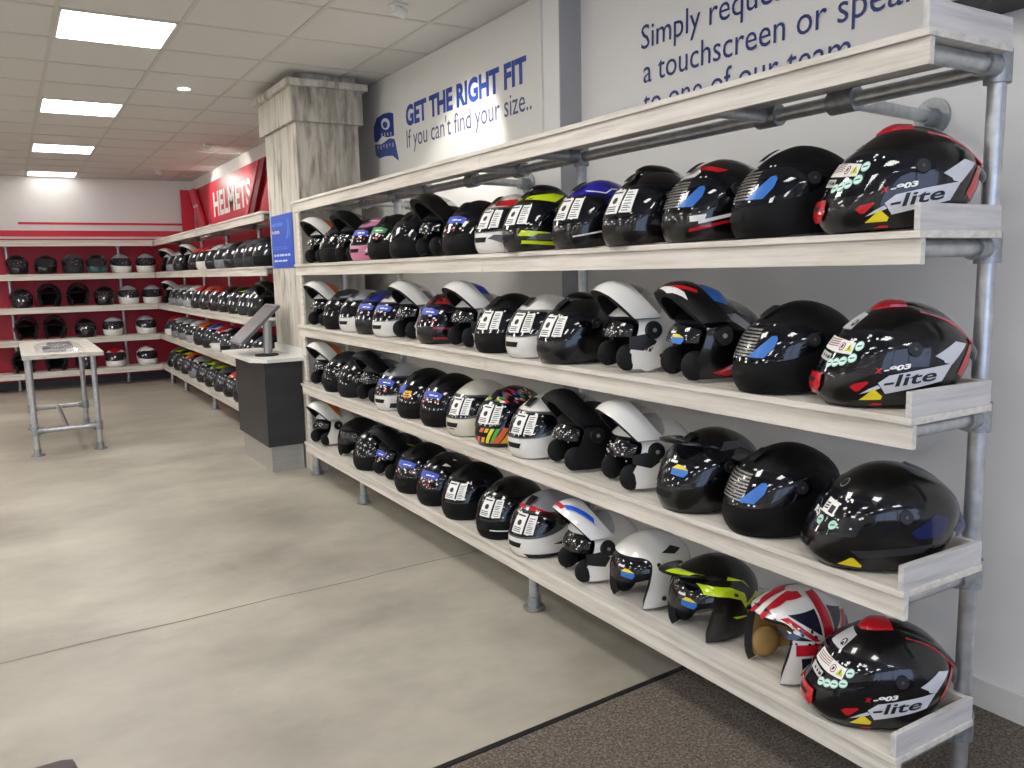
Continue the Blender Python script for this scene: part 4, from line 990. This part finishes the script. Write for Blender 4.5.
ROW_D = [
 (1.55, 'jet', WH, None, None, 55, 'open-face helmet painted with a weathered red white and blue flag cross on the bottom shelf', 'flag', {'novisor': 0}),
 (1.88, 'advjet', GB, None, 'twotone', 48, 'black and fluorescent yellow open-face helmet with a peak on the bottom shelf', [('side', [[(.10, .192), (.02, .182), (-.03, .158), (-.04, .13), (.03, .155), (.10, .166)], [(.0, .16), (-.04, .125), (-.09, .15), (-.12, .13), (-.07, .105), (-.13, .085), (-.05, .085), (-.03, .115)], [(.02, .09), (-.03, .085), (-.05, .078), (.0, .080)], [(.02, .2), (-.04, .19), (-.06, .165), (-.035, .19), (.01, .208)]], M_fluo, 0), ('side', [[(.01, .165), (-.005, .158), (-.002, .15), (.012, .156)]], M_black, 2)], {'peakpaint': GB}),
 (2.19, 'jet', WH, None, 'twotone', 50, 'white open-face helmet with black vents on the bottom shelf', [('side', [[(.02, .2), (-.03, .19), (-.07, .2), (-.03, .215)], circ(.045, .165, .008, 10)], M_black, 0)], ()),
 (2.49, 'flip', WH, WH, None, 66, 'white flip-up helmet with blue stripes on its raised chin bar on the bottom shelf', [('chin', [[(.02, .03), (.055, .03), (.135, .10), (.115, .105)]], mat('#2556c8', .3), True), ('chin', [[(.061, .032), (.066, .034), (.143, .102), (.139, .104)]], mat('#7fb0e8', .3), True), ('chin', [[(-.03, .016), (.03, .016), (.04, .03), (-.04, .03)]], RED, False), ('side', [[(.09, .08), (.02, .07), (-.0, .105), (.04, .13), (.09, .12)]], M_black, 0)], ()),
 (2.85, 'full', SILV, WH, 'white2', 50, 'white and grey helmet with red brow stripe and black chin on the bottom shelf', [('side', [[(.12, .192), (.04, .165), (-.0, .15), (.03, .172), (.10, .21)]], RED, 2), ('side', [[(.16, .022), (.04, .018), (-.04, .03), (-.06, .003), (.14, .003)]], M_black, 0), ('side', [[(.06, .06), (-.02, .07), (-.06, .09), (-.0, .05)]], M_black, 0), ('side', [[(.0, .04), (-.06, .055), (-.05, .03)]], RED, 0)], ()),
 (3.14, 'full', GB, MBK, 'white2', 48, 'black helmet with white visor labels and a thin white chin line on the bottom shelf', [('side', [[(.165, .045), (.06, .04), (-.06, .055), (-.06, .059), (.06, .045), (.165, .050)]], M_lab, 0)], ()),
 (3.49, 'full', MBK, None, 'white2', 48, 'matte black helmet with white visor labels, no chin line, on the bottom shelf', (), ()),
 (3.78, 'full', GB, MBK, 'bluelabel', 48, 'glossy black speckled helmet with a blue and red visor label on the bottom shelf', [('side', [[(.08, .2), (.05, .195), (.06, .21)], [(.02, .22), (.0, .215), (.01, .225)]], M_lab, 0)], ()),
 (4.07, 'full', MBK, None, 'bluelabel2', 48, 'matte black helmet with a blue and red visor label on the bottom shelf', (), ()),
 (4.40, 'flip', MBK, MBK, 'bluelabel', 66, 'black flip-up helmet with a lime line on the bottom shelf', [('side', [[(.06, .19), (.0, .2), (-.08, .18), (.0, .207), (.06, .198)], [(.08, .02), (-.06, .02), (-.06, .026), (.08, .026)]], M_fluo, 0)], ()),
 (4.71, 'full', GB, MBK, 'specks', 48, 'glossy black helmet right of the matte black open-face one on the bottom shelf', (), ()),
 (5.05, 'jet', MBK, None, None, 50, 'matte black open-face helmet with a smoke visor on the bottom shelf', (), ()),
 (5.56, 'flip', WH, WH, None, 66, 'white flip-up helmet with orange visor at the column end of the bottom shelf', [('vis', [rect(-.15, .15, .104, .174)], M_orange)], ()),
]
def special(kind):
    if kind == 'rainbow':
        g = []; rn = random.Random(5); cs = [gloss(c) for c in ('#e0503a', '#e8c83a', '#3aa05a', '#e8e8e0', '#d02840', '#4a7ad0')]
        for k, c in enumerate(cs):
            P = []
            for _ in range(9):
                x, z = rn.uniform(-.05, .11), rn.uniform(.19, .232); s = rn.uniform(.004, .008)
                P.append([(x-s, z-s*.7), (x+s, z-s*.5), (x+s*.8, z+s), (x-s*.7, z+s*.8)])
            g.append(('side', P, c, 0))
        for k, (c, x) in enumerate(zip(('#e0603a', '#e8b030', '#d8dc3a', '#58b048', '#e4e4dc', '#2f9a70'), (.15, .12, .09, .06, .03, .0))):
            g.append(('side', [[(x+.01, .02), (x-.015, .02), (x-.05, .085), (x-.03, .09)]], gloss(c), 1))
        for k, c in enumerate(('#e0603a', '#e8b030', '#d8dc3a', '#58b048')):
            g.append(('front', [[(-.03+.028*k, .02), (-.012+.028*k, .02), (.022+.028*k, .084), (.002+.028*k, .084)]], gloss(c)))
        g.append(('side', [[(-.04, .20), (-.1, .16), (-.12, .19), (-.07, .22)]], gloss('#2f6a4a'), 1))
        return g
    if kind == 'flag':
        R_ = gloss('#b8162a'); N_ = gloss('#15182c'); B_ = gloss('#3f6fb0'); cx, cz = -.035, .118
        w = .016
        tri = [[(cx+.022, cz+.035), (cx+.022, cz+.098), (cx+.10, cz+.085)], [(cx+.05, cz+.024), (cx+.12, cz+.03), (cx+.14, cz+.062)],
               [(cx-.022, cz+.035), (cx-.022, cz+.10), (cx-.075, cz+.085)], [(cx-.045, cz+.024), (cx-.10, cz+.026), (cx-.09, cz+.065)],
               [(cx+.022, cz-.035), (cx+.022, cz-.095), (cx+.07, cz-.095)], [(cx+.045, cz-.024), (cx+.085, cz-.024), (cx+.08, cz-.06)],
               [(cx-.022, cz-.035), (cx-.022, cz-.085), (cx-.06, cz-.075)], [(cx-.045, cz-.024), (cx-.10, cz-.024), (cx-.085, cz-.06)]]
        red = [[(cx-w, .025), (cx+w, .025), (cx+w, .245), (cx-w, .245)], [(cx-.115, cz-w), (cx+.10, cz-w), (cx+.10, cz+w), (cx-.115, cz+w)]]
        dg = []
        for sx, sz, L in ((1, 1, .12), (-1, 1, .09), (1, -1, .085), (-1, -1, .08)):
            dg.append([(cx+sx*.028, cz+sz*.022), (cx+sx*.046, cz+sz*.022), (cx+sx*L, cz+sz*.075), (cx+sx*(L-.018), cz+sz*.080)])
        rim = [[(.13, .185), (.10, .215), (.05, .238), (.0, .246), (.0, .238), (.045, .228), (.09, .205), (.118, .18)]]
        sp = []; rn = random.Random(11)
        for _ in range(26):
            x, z = rn.uniform(-.0, .1), rn.uniform(.13, .2); s = rn.uniform(.002, .005)
            sp.append([(x-s, z-s), (x+s, z-s*.6), (x+s*.6, z+s), (x-s, z+s*.4)])
        return [('side', tri, N_, 0), ('side', [tri[4], tri[6]], B_, 1), ('side', dg, R_, 1), ('side', red, R_, 2), ('side', rim, R_, 3), ('side', sp, N_, 4)]
n = 0
for z, row, sf in ((Z[1], ROW_A, 1), (Z[2], ROW_B, 1), (Z[3], ROW_C, .5), (Z[4], ROW_D, 0)):
    for (y, kind, sh, lo, stk, th, label, gr, ex) in row:
        y -= sf*.012*y**1.6
        n += 1
        if isinstance(gr, str): g2 = special(gr)
        else: g2 = gr
        r = helmet(kind, label, 'helmet', (HX, y, z), place(y, th), sh, lo, None, stk, n, g2, ex, liner=mat('#a5854f', .8) if gr == 'flag' else None, scale=1.0,
                   group='helmets on the foreground shelving')
        if kind == 'advjet':
            pk = [c for c in r.children if c.name.startswith('peak')][0]
            G = []
            for j in range(7):
                t = .15+.8*j/6; row_ = []
                for i in range(9):
                    a = .1+.75*i/8; p = JET.P(a, .198+.012*math.cos(a), .0075); f = max(0, math.cos(a))**.7
                    row_.append(p+Vector((.105*t*f+.004, -.02*t*math.sin(a), .022*math.sin(t*2.2)*f+.004*t+.0006)))
                G.append(row_)
            link('peak_graphic', sheet(G, (0, 0, .0005)), M_fluo, pk)

# --- far side shelving: twelve a row, facing the aisle
ORD = ['first', 'second', 'third', 'fourth', 'fifth', 'sixth', 'seventh', 'eighth', 'ninth', 'tenth', 'eleventh', 'twelfth']
RN = ['top', 'second', 'third', 'bottom']
gr1 = lambda c: [('side', [[(.15, .03), (.04, .025), (-.06, .06), (.05, .075), (.14, .07)], [(.09, .2), (.0, .185), (-.08, .2), (.0, .225)]], c, 0)]
P_ = {
 'bk': ('full', MBK, None, None, (), 'matte black'), 'gb': ('full', GB, None, 'specks', (), 'glossy black'), 'dg': ('full', matte('#4c4f55'), DG, 'specks', (), 'dark grey'),
 'wk': ('full', WH, GB, None, gr1(M_black), 'white and black'), 'gy': ('full', SILV, gloss('#7b7d82'), None, (), 'grey'), 'rd': ('full', RED, GB, None, gr1(M_black), 'red and black'),
 'rw': ('full', RED, WH, None, gr1(M_lab), 'red and white'), 'fl': ('flip', WH, WH, None, (), 'white flip-up'), 'fr': ('flip', RED, WH, None, (), 'red flip-up'),
 'fk': ('flip', MBK, GB, None, (), 'black flip-up'), 'yl': ('full', GB, GB, None, gr1(M_fluo), 'black and lime'), 'bl': ('full', gloss('#2450b8'), GB, None, gr1(M_lab), 'blue and black'),
 'or': ('full', M_orange, GB, None, gr1(M_black), 'orange and black'), 'gn': ('full', gloss('#4f6a3a'), GB, None, gr1(M_fluo), 'green and black'), 'wg': ('full', WH, SILV, 'specks', gr1(M_grey), 'white and grey'),
 'co': ('full', gloss('#e0604c'), GB, None, gr1(M_black), 'coral red and black'), 'wt': ('full', WH, WH, None, (), 'white'), 'ws': ('full', SILV, WH, 'specks', (), 'silver and white'),
 'tl': ('full', GB, gloss('#1f4a50'), None, gr1(gloss('#3a7a80')), 'black and teal'), 'rb': ('fk', 0)}
rows = [['bk', 'dg', 'dg', 'gb', 'gy', 'wk', 'rw', 'rd', 'fl', 'wk', 'gy', 'fl'],
        ['fk', 'wk', 'dg', 'yl', 'gb', 'rd', 'co', 'rd', 'wg', 'gy', 'gy', 'fl'],
        ['gb', 'dg', 'bk', 'co', 'bk', 'rw', 'bl', 'or', 'wg', 'gy', 'gy', 'rw'],
        ['rd', 'rd', 'fr', 'rd', 'co', 'dg', 'gn', 'gn', 'gy', 'or', 'yl', 'gn']]
ys = [6.93, 7.26, 7.58, 7.98, 8.40, 8.84, 9.30, 9.76, 10.24, 10.74, 11.24, 11.74]
for k, row in enumerate(rows):
    for i, c in enumerate(row):
        kind, sh, lo, stk, gg, desc = P_[c]
        j = 11-i
        helmet(kind, '%s helmet, %s from corner, %s row of far side shelving' % (desc, ORD[j], RN[k]), 'helmet', (1.905, ys[i], Z[k+1]), place(ys[i], 55, 1.905), sh, lo, None, None, 100+k*12+i, gg, (), q=1,
               group='helmets on the side shelving beyond the column')
# --- red far wall: facing the room
far = [([.14, .46, .77, 1.05, 1.34, 1.65], ['gb', 'rf', 'dg', 'tl', 'ws', 'ws']), ([.15, .47, .79, 1.11, 1.40, 1.70], ['gb', 'fk', 'fk', 'gb', 'ws', 'ws']),
       ([.17, .50, .85, 1.18, 1.59], ['fk', 'fk', 'gb', 'ws', 'ws']), ([.10, .48, .82, 1.18, 1.57], ['fk', 'fk', 'wk', 'rw', 'wt'])]
P_['rf'] = ('full', GB, GB, None, [('side', [[(.06, .22), (-.03, .2), (-.12, .13), (-.1, .19), (-.03, .232)]], RED, 0)], 'black helmet with red crown stripe')
xs_far2 = [-.2, -.55, -.9]
for k, (xs, cs) in enumerate(far):
    for i, (x, c) in enumerate(zip(xs, cs)):
        kind, sh, lo, stk, gg, desc = P_[c]
        d = desc if 'helmet' in desc else desc+' helmet'
        helmet(kind, '%s, %s from left, %s row along red far wall' % (d, ORD[i], RN[k]), 'helmet', (x, 12.13+.155, Z[k+1]), math.radians(-90+(-12 if i % 2 else 8)), sh, lo, None, stk, 200+k*6+i, gg, (), q=1,
               group='helmets along the red far wall')

# ------------------------------------------------------------------ lights
def spot(loc, target, energy, size, color=(1, .95, .88), blend=.6, rad=.05):
    l = bpy.data.lights.new('spot', 'SPOT'); l.energy = energy; l.spot_size = math.radians(size); l.spot_blend = blend; l.color = color; l.shadow_soft_size = rad
    o = bpy.data.objects.new('spot_lamp', l); col.objects.link(o); o.location = loc
    o.rotation_euler = (Vector(target)-Vector(loc)).to_track_quat('-Z', 'Y').to_euler()
spot((1.9, 4.13, 2.70), (2.44, 4.5, 1.95), 45, 70)
spot((1.24, 6.6, 2.78), (1.24, 6.6, 0), 30, 110)
spot((1.95, 9.2, 2.70), (2.4, 10.2, 2.3), 22, 80)
spot((1.85, 11.7, 2.70), (2.3, 11.3, 2.4), 22, 90)
w = bpy.data.worlds.new('World'); scene.world = w; w.use_nodes = True
w.node_tree.nodes['Background'].inputs[0].default_value = (.55, .68, 1, 1)
w.node_tree.nodes['Background'].inputs[1].default_value = 2.5

# ------------------------------------------------------------------ camera
yaw, pitch, roll = .5438, .1377, -.0214
f = Vector((math.sin(yaw)*math.cos(pitch), math.cos(yaw)*math.cos(pitch), -math.sin(pitch)))
r = Vector((math.cos(yaw), -math.sin(yaw), 0)); u = r.cross(f)
r2 = r*math.cos(roll)+u*math.sin(roll); u2 = -r*math.sin(roll)+u*math.cos(roll)
cam = bpy.data.cameras.new('camera'); co = bpy.data.objects.new('camera', cam); col.objects.link(co)
co.matrix_world = Matrix(((r2.x, u2.x, -f.x, 0), (r2.y, u2.y, -f.y, 0), (r2.z, u2.z, -f.z, 1.43), (0, 0, 0, 1)))
cam.sensor_width = 36; cam.lens = 826/1024*36; cam.clip_start = .05
scene.camera = co
scene.view_settings.view_transform = 'Standard'
scene.view_settings.look = 'Medium Contrast'
scene.view_settings.exposure = .22
scene.cycles.max_bounces = 8
scene.cycles.use_denoising = True
